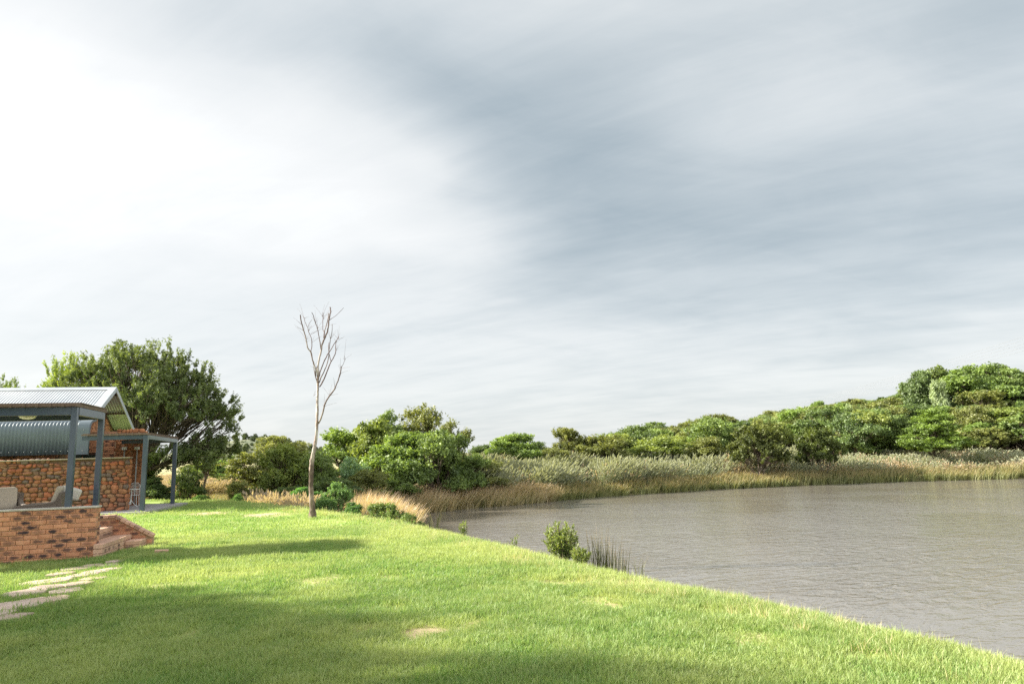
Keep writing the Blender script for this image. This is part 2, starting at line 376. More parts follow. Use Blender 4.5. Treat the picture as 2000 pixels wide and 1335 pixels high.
# water
mt, nt = new_mat('muddy_water'); pos = geo_pos(nt)
w0 = nz(nt, 1.5, 3, .55, vec=pos, stretch=(1.0, 1.9, 1, math.radians(24)), dist=.8); w1 = nz(nt, 4.0, 3, .6, vec=pos, stretch=(1, 1.6, 1, math.radians(-10)), dist=.4)
w2 = nz(nt, 11.0, 2, .6, vec=pos, stretch=(1, 1.4, 1, math.radians(30)), dist=.3); w3 = nz(nt, .13, 3, .5, vec=pos)
hgt = mth(nt, 'ADD', mth(nt, 'MULTIPLY', w0, 2.3), mth(nt, 'ADD', mth(nt, 'MULTIPLY', w1, .7), mth(nt, 'MULTIPLY', w2, .2))); hgt = mth(nt, 'MULTIPLY', hgt, rmp(nt, w3, .35, .62, .55, 1.2))
p = principled(nt, mixrgb(nt, nz(nt, .25, 3, .5, vec=pos), (.20, .182, .157), (.172, .156, .134)), .09, 0, hgt, 1.0, .026, .5); p.inputs['IOR'].default_value = 2.5
xs = np.concatenate([[-1500, -400, -120], np.linspace(-40, 160, 60), [400, 1500]]); ys = np.linspace(-60, 80, 40)
me = bpy.data.meshes.new('water')
P = [(-12, -62), (150, -62), (150, 75), (-12, 75)]
me.from_pydata([(a, b, -1.6) for a, b in P], [], [(0, 1, 2, 3)]); me.materials.append(mt)
tag(link('water', me), kind='structure')

# ------------------------------------------------------------------ scatter of stuff by geometry nodes
def scatter(name, pts, rotv, scl, tint, protos, label, cat):
    me = bpy.data.meshes.new(name); me.vertices.add(len(pts)); me.vertices.foreach_set('co', np.asarray(pts, np.float32).ravel())
    a = me.attributes.new('rotv', 'FLOAT_VECTOR', 'POINT'); a.data.foreach_set('vector', np.asarray(rotv, np.float32).ravel())
    a = me.attributes.new('sclv', 'FLOAT_VECTOR', 'POINT'); a.data.foreach_set('vector', np.asarray(scl, np.float32).ravel())
    a = me.attributes.new('tint', 'FLOAT', 'POINT'); a.data.foreach_set('value', np.asarray(tint, np.float32))
    a = me.attributes.new('pick', 'INT', 'POINT'); a.data.foreach_set('value', rng.integers(0, len(protos), len(pts)).astype(np.int32))
    o = link(name, me)
    g = bpy.data.node_groups.new(name, 'GeometryNodeTree')
    g.interface.new_socket('Geometry', in_out='INPUT', socket_type='NodeSocketGeometry'); g.interface.new_socket('Geometry', in_out='OUTPUT', socket_type='NodeSocketGeometry')
    gi = g.nodes.new('NodeGroupInput'); go = g.nodes.new('NodeGroupOutput')
    ip = g.nodes.new('GeometryNodeInstanceOnPoints'); g.links.new(gi.outputs[0], ip.inputs['Points'])
    jn = g.nodes.new('GeometryNodeJoinGeometry')
    for pr in protos:
        oi = g.nodes.new('GeometryNodeObjectInfo'); oi.inputs['Object'].default_value = pr; oi.inputs['As Instance'].default_value = True
        g.links.new(oi.outputs['Geometry'], jn.inputs[0])
    g.links.new(jn.outputs[0], ip.inputs['Instance']); ip.inputs['Pick Instance'].default_value = True
    def na(n, t):
        x = g.nodes.new('GeometryNodeInputNamedAttribute'); x.data_type = t; x.inputs[0].default_value = n; return x.outputs[0]
    g.links.new(na('pick', 'INT'), ip.inputs['Instance Index']); g.links.new(na('sclv', 'FLOAT_VECTOR'), ip.inputs['Scale'])
    er = g.nodes.new('FunctionNodeEulerToRotation'); g.links.new(na('rotv', 'FLOAT_VECTOR'), er.inputs[0]); g.links.new(er.outputs[0], ip.inputs['Rotation'])
    g.links.new(ip.outputs[0], go.inputs[0])
    md = o.modifiers.new('scatter', 'NODES'); md.node_group = g
    return tag(o, label, cat, kind='stuff')
def proto(name, me): return bpy.data.objects.new(name, me)       # never linked to the scene
def blades(name, n, rad, h, w, lean, bend, mat, seed, segs=3, wind=(0, 0), hvar=.35, heads=0, dirbias=None):
    """tuft of curved tapering blades"""
    r_ = np.random.default_rng(seed); V = []; Fc = []; hg = []; bl = []
    for i in range(n):
        q = math.sqrt(r_.random()) * rad; a = r_.random() * 6.283; b0 = np.array([q * math.cos(a), q * math.sin(a), 0])
        hh = h * (1 - hvar + 2 * hvar * r_.random()); la = a + r_.normal() * .7; ln = lean * (0.3 + r_.random()) * hh
        dv = np.array([math.cos(la) * ln + wind[0] * hh, math.sin(la) * ln + wind[1] * hh, 0]); bd = bend * r_.random()
        sa = r_.random() * 3.14; sv = np.array([math.cos(sa), math.sin(sa), 0]) * w * (.7 + .6 * r_.random()) / 2
        base = len(V); tb = r_.random()
        for k in range(segs + 1):
            t = k / segs; p = b0 + dv * (t ** 1.6) * (1 + bd) + np.array([0, 0, hh * (t - bd * .45 * t ** 3)])
            ww = 1 - t ** 1.7 * .93
            V += [p - sv * ww, p + sv * ww]; hg += [t, t]; bl += [tb, tb]
            if k: q0 = base + 2 * k; Fc.append((q0 - 2, q0 - 1, q0 + 1, q0))
        if heads and r_.random() < heads:   # seed head: crossed spindle at the tip
            tip = V[-1] * .5 + V[-2] * .5; dr = dv * .25 + np.array([0, 0, hh * .14]);
            for ss in (np.array([w * 1.8, 0, 0]), np.array([0, w * 1.8, 0])):
                q0 = len(V); V += [tip - dr * .3, tip + dr * .3 + ss, tip + dr, tip + dr * .3 - ss]; hg += [1, 1, 1, 1]; bl += [1] * 4; Fc.append((q0, q0 + 1, q0 + 2, q0 + 3))
    me = mesh_np(name, np.array(V), np.array(Fc), False, [mat], dict(hgt=hg, blade=bl))
    return proto(name, me)

GRASS_M = leaf_mat('lawn_blades', (.10, .265, .034), (.41, .495, .165), .45, True, ((.52, .53, .30), .85), tcol=(1.1, 1.05, .8))
GRASS_DRY = leaf_mat('dry_blades', (.42, .42, .17), (.66, .58, .36), .35, True)
# lawn grass
def cand(r0, r1, n, a0=-52, a1=52):
    rr = np.sqrt(rng.random(n) * (r1 ** 2 - r0 ** 2) + r0 ** 2); aa = np.radians(a0 + rng.random(n) * (a1 - a0)); return rr * np.sin(aa), rr * np.cos(aa)
WALL_AZ = math.radians(14.1)
_c, _s = math.cos(WALL_AZ), math.sin(WALL_AZ)
A0 = np.array([-7.783, 12.934])
def loc2w(v, u): return A0[0] + _c * v - _s * u, A0[1] + _s * v + _c * u
def w2loc(X, Y): dx = X - A0[0]; dy = Y - A0[1]; return _c * dx + _s * dy, -_s * dx + _c * dy
def built(X, Y):
    v, u = w2loc(X, Y)
    return ((v < -.02) & (u > -.02) & (u < 3.6)) | ((v < .17) & (v > -.4) & (u > -.12) & (u < 1.95)) | ((v < .52) & (v > 0) & (u > 1.15) & (u < 1.95)) | \
           ((v < -3.4) & (u > 14.3) & (u < 24)) | ((v < -2.25) & (v > -5) & (u > 13.1) & (u < 18.75))
def lawn_pts(r0, r1, n):
    X, Y = cand(r0, r1, n); s = crest_s(X, Y); z = H(X, Y); b = bare(X, Y)
    k = (s > -3.2) & (z > -1.58) & (rng.random(n) > b * 1.3) & ~on_path(X, Y) & ~built(X, Y)
    return X[k], Y[k], z[k], s[k], b[k]
def lawn_scatter(name, r0, r1, n, protos, hs, label):
    X, Y, z, s, b = lawn_pts(r0, r1, n); m_ = len(X)
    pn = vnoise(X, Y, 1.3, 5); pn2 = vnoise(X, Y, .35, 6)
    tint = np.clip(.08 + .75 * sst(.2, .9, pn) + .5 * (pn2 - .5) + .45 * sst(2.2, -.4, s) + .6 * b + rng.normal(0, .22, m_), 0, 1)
    hh = hs * (.7 + .7 * pn2) * (1 + .7 * sst(1.0, -.8, s)) * (1 - .5 * b) * (.85 + .3 * rng.random(m_))
    w_ = .85 + .4 * rng.random(m_)
    rotv = np.stack([rng.normal(0, .12, m_), rng.normal(0, .12, m_), rng.random(m_) * 6.28], 1)
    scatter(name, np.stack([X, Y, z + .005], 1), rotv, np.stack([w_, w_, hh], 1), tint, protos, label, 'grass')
near = [blades('g%d' % i, 46, .11, .048, .0056, .5, .8, GRASS_M, i, 3) for i in range(4)]
midp = [blades('m%d' % i, 60, .20, .048, .0075, .5, .7, GRASS_M, 20 + i, 2) for i in range(3)]
farp = [blades('f%d' % i, 60, .42, .050, .013, .5, .6, GRASS_M, 40 + i, 2) for i in range(3)]
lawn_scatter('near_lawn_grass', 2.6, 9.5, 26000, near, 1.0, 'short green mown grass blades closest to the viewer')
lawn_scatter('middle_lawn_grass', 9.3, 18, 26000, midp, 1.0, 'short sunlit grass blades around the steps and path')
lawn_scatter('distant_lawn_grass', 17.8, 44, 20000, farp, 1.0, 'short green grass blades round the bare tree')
# darker coarse tufts in the mown turf
X, Y = cand(3.5, 13, 9000, -50, 48); s = crest_s(X, Y); k = (s > -1) & (vnoise(X, Y, .9, 31) > .58) & (vnoise(X, Y, .22, 32) > .5) & ~on_path(X, Y) & ~built(X, Y) & (bare(X, Y) < .2); X, Y = X[k], Y[k]; m_ = len(X)
COARSE = leaf_mat('coarse_tuft', (.07, .15, .03), (.20, .30, .07), .4, True)
coarse = [blades('c%d' % i, 16, .05, .075, .0075, .8, .6, COARSE, 140 + i, 3) for i in range(3)]
scatter('coarse_grass_tufts', np.stack([X, Y, H(X, Y)], 1), np.stack([rng.normal(0, .15, m_), rng.normal(0, .15, m_), rng.random(m_) * 6.28], 1), np.stack([np.ones(m_), np.ones(m_), .6 + .6 * rng.random(m_)], 1), rng.random(m_), coarse, 'darker coarse tufts scattered through the mown turf', 'grass')
# dry taller grass along the edge of the bank
X, Y = cand(4, 30, 60000, -30, 48); s = crest_s(X, Y); z = H(X, Y); k = (s < .5) & (s > -1.9) & (z > -1.5) & (rng.random(len(X)) < (.08 + .45 * sst(.4, .75, vnoise(X, Y, .5, 9)))); X, Y, z = X[k], Y[k], z[k]; m_ = len(X)
tall = [blades('t%d' % i, 10, .06, .13, .004, .35, .5, GRASS_DRY, 60 + i, 3) for i in range(3)]
scatter('bank_edge_grass', np.stack([X, Y, z], 1), np.stack([rng.normal(0, .1, m_), rng.normal(0, .1, m_), rng.random(m_) * 6.28], 1), np.stack([np.ones(m_), np.ones(m_), .6 + .7 * rng.random(m_)], 1), rng.random(m_), tall, 'straw-tipped taller grass along the lip of the lawn above the water', 'grass')

# ------------------------------------------------------------------ building (local x = along facade, y = away, z up)
def site(name, v=0, u=0, z=0): x, y = loc2w(v, u); return empty(name, (x, y, z), WALL_AZ)
STEEL = plain('slate_painted_steel', (.062, .085, .12), (.075, .10, .138), .2, 0, 2, .05, .002)
GALV = plain('galvanised_roof_sheet', (.55, .59, .62), (.48, .52, .56), .36, .25, 1.5, .03, .002)
GREYBLUE = plain('grey_blue_sheet', (.135, .175, .205), (.12, .155, .185), .48, .1, 1.5, .03, .002)
TIMBER = plain('weathered_timber', (.20, .135, .10), (.12, .08, .062), .75, 0, 5, .3, .004, stretch=(8, 1, 8))
DARKWOOD = plain('dark_stained_timber', (.10, .045, .03), (.06, .03, .02), .5, 0, 5, .2, .004)
MORTAR = plain('mortar', (.50, .34, .22), (.42, .28, .18), .95, 0, 14, .5, .006)
MORTAR_D = plain('dark_mortar', (.16, .095, .06), (.11, .07, .045), .95, 0, 14, .5, .006)
COPING = plain('pale_coping', (.60, .56, .50), (.50, .46, .41), .8, 0, 8, .3, .003)
CONC = plain('grey_screed', (.42, .40, .40), (.36, .34, .34), .7, 0, 3, .2, .003)
WHITE = plain('white_enamel', (.82, .82, .80), (.74, .74, .72), .4, 0, 5, .05, .002)
CUSHION = plain('beige_cushion_cloth', (.47, .42, .34), (.41, .36, .29), .9, 0, 60, .4, .003)
SLATE_PAVE = plain('pinkish_flagstone', (.56, .45, .36), (.44, .35, .27), .85, 0, 9, .5, .006, objcol=True)
PLASTER = plain('brown_plaster', (.30, .20, .13), (.26, .17, .11), .9, 0, 10, .3, .004)
# clay face brick with burnt heart
def brick_mat(name, base, base2, burn, amount):
    mt, nt = new_mat(name); oi = N(nt, 'ShaderNodeObjectInfo'); tcx = N(nt, 'ShaderNodeTexCoord')
    rnd = oi.outputs['Random']; off = N(nt, 'ShaderNodeVectorMath', operation='ADD'); nt.links.new(tcx.outputs['Object'], off.inputs[0])
    sc_ = N(nt, 'ShaderNodeVectorMath', operation='SCALE'); nt.links.new(oi.outputs['Location'], sc_.inputs[0]); sc_.inputs['Scale'].default_value = 3.3; nt.links.new(sc_.outputs[0], off.inputs[1])
    n = nz(nt, 14, 5, .6, vec=off.outputs[0]); n2 = nz(nt, 45, 3, .6, vec=off.outputs[0])
    c = mixrgb(nt, rmp(nt, n, .3, .7), base, base2); c = mixrgb(nt, mth(nt, 'MULTIPLY', rnd, .45), c, tuple(x * .62 for x in base2))
    mp = N(nt, 'ShaderNodeMapping'); mp.inputs['Scale'].default_value = (8, 0.01, 23); nt.links.new(tcx.outputs['Object'], mp.inputs[0])
    ln = N(nt, 'ShaderNodeVectorMath', operation='LENGTH'); nt.links.new(mp.outputs[0], ln.inputs[0])
    q = mth(nt, 'ADD', ln.outputs['Value'], mth(nt, 'MULTIPLY', mth(nt, 'SUBTRACT', n, .5), 1.6)); on = mth(nt, 'GREATER_THAN', mth(nt, 'FRACT', mth(nt, 'MULTIPLY', rnd, 7.31)), 1 - amount)
    fr = mth(nt, 'FRACT', mth(nt, 'MULTIPLY', rnd, 13.7))
    f = mth(nt, 'MULTIPLY', rmp(nt, q, 1.05, .35), on); f = mth(nt, 'MULTIPLY', f, mth(nt, 'ADD', mth(nt, 'MULTIPLY', fr, .6), .4))
    c = mixrgb(nt, f, c, burn); c = mixrgb(nt, mth(nt, 'MULTIPLY', rmp(nt, n2, .55, .75), .3), c, (.2, .13, .09))
    principled(nt, c, .88, 0, n2, .6, .004, .25); return mt
BRICK = brick_mat('burnt_face_brick', (.75, .39, .24), (.64, .29, .165), (.055, .04, .045), .62)
BRICK_R = brick_mat('pink_face_brick', (.74, .49, .36), (.66, .41, .29), (.12, .08, .07), .25)
def brick_mesh(name, L_, D_, Hh, mat, seed):
    import bmesh
    r_ = random.Random(seed); bm = bmesh.new(); bmesh.ops.create_cube(bm, size=1)
    for v in bm.verts: v.co = Vector((v.co.x * L_, v.co.y * D_, v.co.z * Hh)) + Vector((r_.uniform(-.0035, .0035), r_.uniform(-.004, .004), r_.uniform(-.003, .003)))
    bmesh.ops.bevel(bm, geom=[e for e in bm.edges], offset=.005, segments=1, affect='EDGES')
    me = bpy.data.meshes.new(name); bm.to_mesh(me); bm.free(); me.materials.append(mat); return me
BM = [brick_mesh('brick', .222, .1, .073, BRICK, i) for i in range(5)]
BMH = [brick_mesh('brick', .106, .1, .073, BRICK, 10 + i) for i in range(3)]
BMR = [brick_mesh('brick', .222, .106, .073, BRICK_R, 20 + i) for i in range(4)]
def brick_grid(parent, x0, x1, z0, z1, y, end_half=True, face_off=.05, meshes=BM, half=BMH, limit=None):
    """stretcher bond from the x1 end leftwards; the face of the bricks lies at y"""
    z = z0 + .0365; row = 0; n = 0
    while z < z1:
        x = x1; first = True
        while x > x0:
            if first and row % 2: me, w = random.choice(half), .106
            else: me, w = random.choice(meshes), .222
            first = False
            if x - w < x0 - .01: break
            link('brick', me, parent, (x - w / 2, y + face_off + random.uniform(-.004, .003), z + random.uniform(-.002, .002)), (0, random.uniform(-.006, .006), 0)); n += 1
            x -= w + .0105
        z += .0845; row += 1
    return n
# --- low brick retaining wall in front of the terrace
t = site('retaining_wall'); tag(t, 'low wall of burnt orange face brick with thin pale coping under the nearer pergola', 'wall')
MB().box(-7, .012, -.3, -.006, .215, .925).build('mortar_core', MORTAR, t)
n = brick_grid(t, -3.1, -.003, -.09, .9, -.006); 
mb = MB(); z = -.09 + .0365; row = 0
while z < .9:
    x = -3.12 - (.11 if row % 2 else 0)
    while x > -7: mb.box(x - .222, .0, z - .036, x, .02, z + .036); x -= .2325
    z += .0845; row += 1
mb.build('distant_bricks', BRICK, t)['kind'] = 'stuff'
MB().box(-7.02, -.022, .926, .012, .235, .957).build('coping', COPING, t, bevel=.004)
# end face bricks
for i, z in enumerate(np.arange(-.09 + .0365, .9, .0845)):
    o = link('brick', random.choice(BMH), t, (-.048, .16, z), (0, 0, math.pi / 2))
tf = MB().box(-7, .24, .36, -.445, 3.5, .50).build('terrace_floor', CONC, None, loc=(*A0, 0)); tf.rotation_euler = (0, 0, WALL_AZ); tag(tf, kind='structure')
# --- steps
t = site('garden_steps'); tag(t, 'three shallow pinkish brick steps with sloping cheek wall at the end of the low wall', 'steps')
MB().box(-.62, .235, -.25, -.215, 1.74, .44).box(-.62, .24, -.25, .145, 1.735, .255).box(-.1, 1.26, -.2, .43, 1.73, .165).build('mortar_core', MORTAR, t)
def block(parent, x0, x1, y0, y1, z0, z1, mat=BRICK_R):
    L_, D_, Hh = x1 - x0, y1 - y0, z1 - z0; me = brick_mesh('brick', L_ - .009, D_ - .009, Hh - .009, mat, random.random())
    return link('brick', me, parent, ((x0 + x1) / 2, (y0 + y1) / 2, (z0 + z1) / 2))
ys = np.arange(-.08, 1.74, .114)
for y in ys:                                     # treads: bricks laid side by side, bullnose outwards
    yy = min(y + .114, 1.745)
    if y >= .22: block(t, -.43, -.2, y, yy, .375, .462)
    block(t, -.2 if y > .22 else 0, .165, y, yy, .19, .277)
    for k in range(3): block(t, .06, .163, y, yy, .19 - .085 * (k + 1), .19 - .085 * k)
for y in np.arange(.23, 1.7, .23):
    block(t, -.31, -.203, y, min(y + .23, 1.745), .283, .37)
for x in np.arange(0.0, .15, .11):
    for k in range(3): block(t, x, min(x + .11, .163), -.085, .02, .105 - .085 * k, .19 - .085 * k)
for y in np.arange(1.24, 1.74, .125): block(t, .168, .45, y, y + .125, .10, .185)
for x in np.arange(.168, .44, .141):
    for k in range(2): block(t, x, x + .141, 1.24, 1.34, .10 - .085 * (k + 1), .10 - .085 * k)
for y in np.arange(1.345, 1.74, .2): 
    for k in range(2): block(t, .345, .449, y, min(y + .2, 1.745), .10 - .085 * (k + 1), .10 - .085 * k)
# cheek wall with raked coping
ck = MB(); pts = [(-.62, -.2), (.56, -.2), (.56, .19), (-.17, .62), (-.62, .62)]
V = [(x, 1.76, z) for x, z in pts] + [(x, 1.85, z) for x, z in pts]
ck.add(V, [(0, 1, 2, 3, 4), (9, 8, 7, 6, 5)] + [(i, 5 + i, 5 + (i + 1) % 5, (i + 1) % 5) for i in range(5)])
ck.build('cheek_wall', MORTAR, t)
for k in range(9):
    z0 = -.1 + .0845 * k; x1 = .55 if z0 + .08 < .19 else .55 - (z0 + .085 - .19) / .43 * .73; x = -.62 + (.11 if k % 2 else 0)
    while x < x1 - .05 and z0 + .08 < .62:
        xe = min(x + .2325, x1); block(t, x, xe, 1.748, 1.78, z0, z0 + .0845, BRICK); x = xe
sl = math.atan2(.43, .73)
for k in range(8):
    a = .05 + k * .106; me = brick_mesh('brick', .1, .2, .06, BRICK_R, 40 + k); link('brick', me, t, (.56 - a * math.cos(sl), 1.81, .21 + a * math.sin(sl)), (0, sl, 0))
for k in range(4): me = brick_mesh('brick', .1, .2, .06, BRICK_R, 50 + k); link('brick', me, t, (-.24 - k * .11, 1.81, .65), (0, 0, 0))

# --- pergolas
def pergola(name, v0, v1, u0, u1, zb, post_v, slat_n, slat_step, label, post=.10, z_floor=0.0, ceil=True):
    t = site(name); tag(t, label, 'pergola', 'steel pergolas')
    hp = post / 2
    for (pv, pu) in post_v: MB().box(pv - hp, pu - hp, z_floor, pv + hp, pu + hp, zb - .002).build('post', STEEL, t, bevel=.006)
    for pu in (u0, u1): MB().box(v0, pu - .035, zb - .15, v1 - hp - .002 if pu == u0 else v1 - hp - .002, pu + .035, zb).build('beam', STEEL, t, bevel=.004)
    MB().box(v1 - .038, u0 + hp + .002, zb - .15, v1 + .038, u1 - hp - .002, zb - .001).build('beam', STEEL, t, bevel=.004)
    k = 0; x = v1 + .02
    while x > v0 and k < slat_n:
        MB().box(x - .024, u0 - .12, zb + .003, x + .024, u1 + .12, zb + .072).build('slat', TIMBER, t, bevel=.003); x -= slat_step; k += 1
    if ceil: MB().box(v0, u0 + .06, zb + .075, v1 + .06, u1 + .06, zb + .09).build('roof_board', TIMBER, t)
    MB().box(v0, u0 - .1, zb + .012, v1 + .03, u0 - .075, zb + .064).build('edge_batten', TIMBER, t)
    return t
pergola('pergola', -6.5, -.5, .12, 1.62, 2.80, [(-.52, .12), (-.52, 1.62), (-4.5, .12), (-4.5, 1.62)], 28, .215, 'slate-grey steel pergola standing behind the low brick wall, timber slats on top', z_floor=.45)
pergola('pergola', -4.75, -2.6, 13.5, 18.15, 2.84, [(-2.64, 13.5), (-2.64, 18.15)], 9, .245, 'smaller-looking slate-grey steel pergola over the grey patio slab beside the gable', post=.15, z_floor=.09)
def dome_light(v, u, z, lab):
    t = site('ceiling_light', v, u, z); tag(t, lab, 'light', 'round pergola lights')
    MB().tube([(0, 0, 0), (0, 0, -.02)], [.15, .15], 20).build('mount', WHITE, t, smooth=False)
    a = np.linspace(0, math.pi / 2, 6); MB().tube([(0, 0, -.02 - .055 * math.sin(x)) for x in a], [.14 * math.cos(x) + .002 for x in a], 20).build('diffuser', plain('opal_glass', (.85, .78, .6), None, .3), t, smooth=True)
dome_light(-1.55, .75, 2.70, 'round cream ceiling light under the pergola behind the low brick wall')
dome_light(-3.35, 15.2, 2.83, 'round white ceiling light under the pergola by the grey patio slab')
sl_ = MB().add([(-4.8, 13.1, 0), (-2.45, 13.1, 0), (-2.15, 18.75, 0), (-4.8, 18.75, 0), (-4.8, 13.1, .1), (-2.45, 13.1, .1), (-2.15, 18.75, .1), (-4.8, 18.75, .1)],
               [(4, 5, 6, 7), (0, 1, 5, 4), (1, 2, 6, 5), (2, 3, 7, 6), (3, 0, 4, 7)]).build('patio_slab', CONC, None, loc=(*A0, 0)); sl_.rotation_euler = (0, 0, WALL_AZ); tag(sl_, kind='structure')

# --- rubble stone wall
def stone_meshes(n, mat):
    import bmesh; out = []
    for i in range(n):
        r_ = random.Random(100 + i); bm = bmesh.new(); bmesh.ops.create_icosphere(bm, subdivisions=2, radius=.5)
        ax = [Vector((r_.uniform(-1, 1), r_.uniform(-1, 1), r_.uniform(-1, 1))).normalized() for _ in range(5)]
        for v in bm.verts:
            c_ = v.co.normalized(); k = 1.0
            for a in ax: k -= .22 * max(0, c_.dot(a) - .45)
            p_ = Vector((abs(c_.x) ** .72 * (1 if c_.x > 0 else -1), abs(c_.y) ** .8 * (1 if c_.y > 0 else -1), abs(c_.z) ** .72 * (1 if c_.z > 0 else -1))) * .5 * k
            v.co = p_ * (1 + r_.uniform(-.03, .03))
        me = bpy.data.meshes.new('stone'); bm.to_mesh(me); bm.free(); me.materials.append(mat)
        me.polygons.foreach_set('use_smooth', np.ones(len(me.polygons), bool)); out.append(me)
    return out
mt, nt = new_mat('field_stone'); oi = N(nt, 'ShaderNodeObjectInfo')
off = N(nt, 'ShaderNodeVectorMath', operation='ADD'); tcx = N(nt, 'ShaderNodeTexCoord'); nt.links.new(tcx.outputs['Object'], off.inputs[0]); nt.links.new(oi.outputs['Location'], off.inputs[1])
n = nz(nt, 3.5, 6, .65, vec=off.outputs[0]); n2 = nz(nt, 14, 4, .6, vec=off.outputs[0])
c = mixrgb(nt, rmp(nt, n, .35, .7), oi.outputs['Color'], mixrgb(nt, 1.0, oi.outputs['Color'], (.55, .5, .5), 'MULTIPLY')); c = mixrgb(nt, mth(nt, 'MULTIPLY', rmp(nt, n2, .55, .75), .35), c, (.30, .19, .12))
principled(nt, c, .8, 0, n2, .5, .05, .3); STONE = mt
SM = stone_meshes(9, STONE)
PAL = [(.50, .18, .095), (.43, .155, .08), (.46, .22, .115), (.38, .165, .09), (.44, .25, .14), (.33, .145, .085), (.38, .20, .115), (.28, .17, .12), (.52, .22, .115), (.36, .20, .12), (.22, .165, .14), (.46, .19, .10), (.40, .19, .11)]
def rubble(x0, x1, z0, z1, sw, shh):
    out = []; z = z0
    while z < z1 - shh * .3:
        h = shh * random.uniform(.85, 1.2); x = x0 + random.uniform(0, sw * .4)
        while x < x1 - sw * .25:
            w = sw * random.choice([.62, .8, 1, 1.2, 1.45]); w = min(w, x1 - x + .01); split = random.random() < .18 and h > .15
            if split:
                out.append((x + w / 2, z + h * .26, w * .8, h * .5)); out.append((x + w / 2, z + h * .76, w * .95, h * .48))
            else: out.append((x + w / 2, z + h / 2 + random.uniform(-.02, .02), w, h * random.uniform(.85, 1.12)))
            x += w * .97
        z += h * .93
    return out
def put_stones(t, lst, y, depth=.16):
    for (x, z, w, h) in lst:
        sx = random.choice([1, -1])
        link('stone', random.choice(SM), t, (x, y + random.uniform(-.015, .02), z), (random.uniform(-.2, .2), random.uniform(-.3, .3), random.choice([0, math.pi])), (w * 1.06, depth, h * 1.08), random.choice(PAL))
def joined_stones(t, lst, y, depth, rot90=False, name='small_stones', mat=None):
    V = []; Fc = []; src = [(np.array([tuple(v.co) for v in me.vertices]), np.array([tuple(p.vertices) for p in me.polygons])) for me in SM]
    for (x, z, w, h) in lst:
        a, f = random.choice(src); b = len(V); p = a * np.array([w * 1.08, depth, h * 1.1]) + np.array([x, 0, z])
        if rot90: p = np.stack([y + p[:, 1], p[:, 0], p[:, 2]], 1)
        else: p[:, 1] += y
        V += list(p); Fc += [tuple(q + b) for q in f]
    o = link(name, mesh_np(name, np.array(V), np.array(Fc), True, [mat or STONE]), t, color=(.50, .22, .10)); o['kind'] = 'stuff'; return o
t = site('stone_wall', 0, 14.6); tag(t, 'reddish rubble stone wall with pale mortar cap behind the wicker armchairs', 'wall')
MB().box(-11, .06, -.3, -3.5, .36, 2.03).build('mortar_core', MORTAR_D, t)
MB().box(-11.02, -.04, 2.035, -3.44, .4, 2.075).build('coping', plain('mortar_cap', (.42, .36, .28), (.34, .29, .22), .9), t, bevel=.008)
put_stones(t, [s for s in rubble(-7.9, -3.44, -.05, 2.05, .235, .165)][:292], .06)
joined_stones(t, rubble(-11, -8.0, -.05, 2.05, .27, .19), .06, .16)
joined_stones(t, rubble(.1, .38, -.05, 2.0, .22, .19), -3.5, .14, True, 'end_stones')
# wing wall (stone) at the back of the far patio
t = site('stone_pier', 0, 18.4); tag(t, 'tall narrow stone wall rising beside the patio slab, two white wall lights on it', 'wall')
MB().box(-5.1, .06, -.1, -3.98, .4, 3.2).build('mortar_core', MORTAR, t)
joined_stones(t, rubble(-5.12, -3.95, 0, 3.22, .21, .17), .06, .14)
joined_stones(t, rubble(.08, .42, 0, 3.2, .2, .17), -3.98, .12, True, 'end_stones')
for (v_, lab) in ((-4.66, 'white box wall light on the stone pier, the one nearer the house'), (-4.17, 'white box wall light on the stone pier, the one at its outer edge')):
    x, y = loc2w(v_, 18.3); o = empty('wall_light', (x, y, 2.5), WALL_AZ); tag(o, lab, 'light', 'white wall lights on the stone pier')
    MB().box(-.09, -.13, -.06, .09, .0, .06).build('housing', WHITE, o, bevel=.01); MB().box(-.03, 0, -.03, .03, .12, .03).build('bracket', STEEL, o)
    w = MB().tube([(0, -.03, -.065), (0, -.03, -2.35 if v_ > -4.3 else -.9)], [.028, .028], 10); w.build('conduit', plain('grey_pipe', (.42, .43, .42), None, .5), o, smooth=True)

# --- house
t = site('house'); tag(t, 'stone and brick house with corrugated steel gable roof and curved corrugated awning', 'house')
RU, RZ, EU, EZ, GV = 19.4, 5.22, 3.1, 3.50, -5.43       # ridge depth, ridge height, half span, eave height, verge
WV = GV - .95
ns = 1
def corr_sheet(v0, v1, prof, period, amp, mat, name, parent, per=6):
    """corrugated sheet: prof = list of (u, z) going down; corrugation normal offset"""
    nv = int((v1 - v0) / period * per) + 1; vs = np.linspace(v0, v1, nv); P = np.array(prof, float)
    T = np.gradient(P, axis=0); T /= np.linalg.norm(T, axis=1)[:, None]; Nn = np.stack([-T[:, 1], T[:, 0]], 1)
    off = amp * np.sin(vs / period * 2 * np.pi)
    U_ = P[:, 0][None] + Nn[:, 0][None] * off[:, None]; Z_ = P[:, 1][None] + Nn[:, 1][None] * off[:, None]
    V = np.stack([np.repeat(vs, len(P)), U_.ravel(), Z_.ravel()], 1); i = np.arange(nv - 1)[:, None] * len(P); j = np.arange(len(P) - 1)[None]
    Fc = np.stack([i + j, i + j + 1, i + len(P) + j + 1, i + len(P) + j], -1).reshape(-1, 4)
    o = link(name, mesh_np(name, V, Fc, True, [mat]), parent); md = o.modifiers.new('thickness', 'SOLIDIFY'); md.thickness = .004; return o
LEFT = -19.0
corr_sheet(LEFT, GV - .06, [(RU, RZ), (RU - EU, EZ)], .112, .013, GALV, 'roof_sheet', t)
corr_sheet(LEFT, GV - .06, [(RU + EU, EZ), (RU, RZ)], .112, .013, GALV, 'roof_sheet', t)
slp = math.atan2(RZ - EZ, EU)
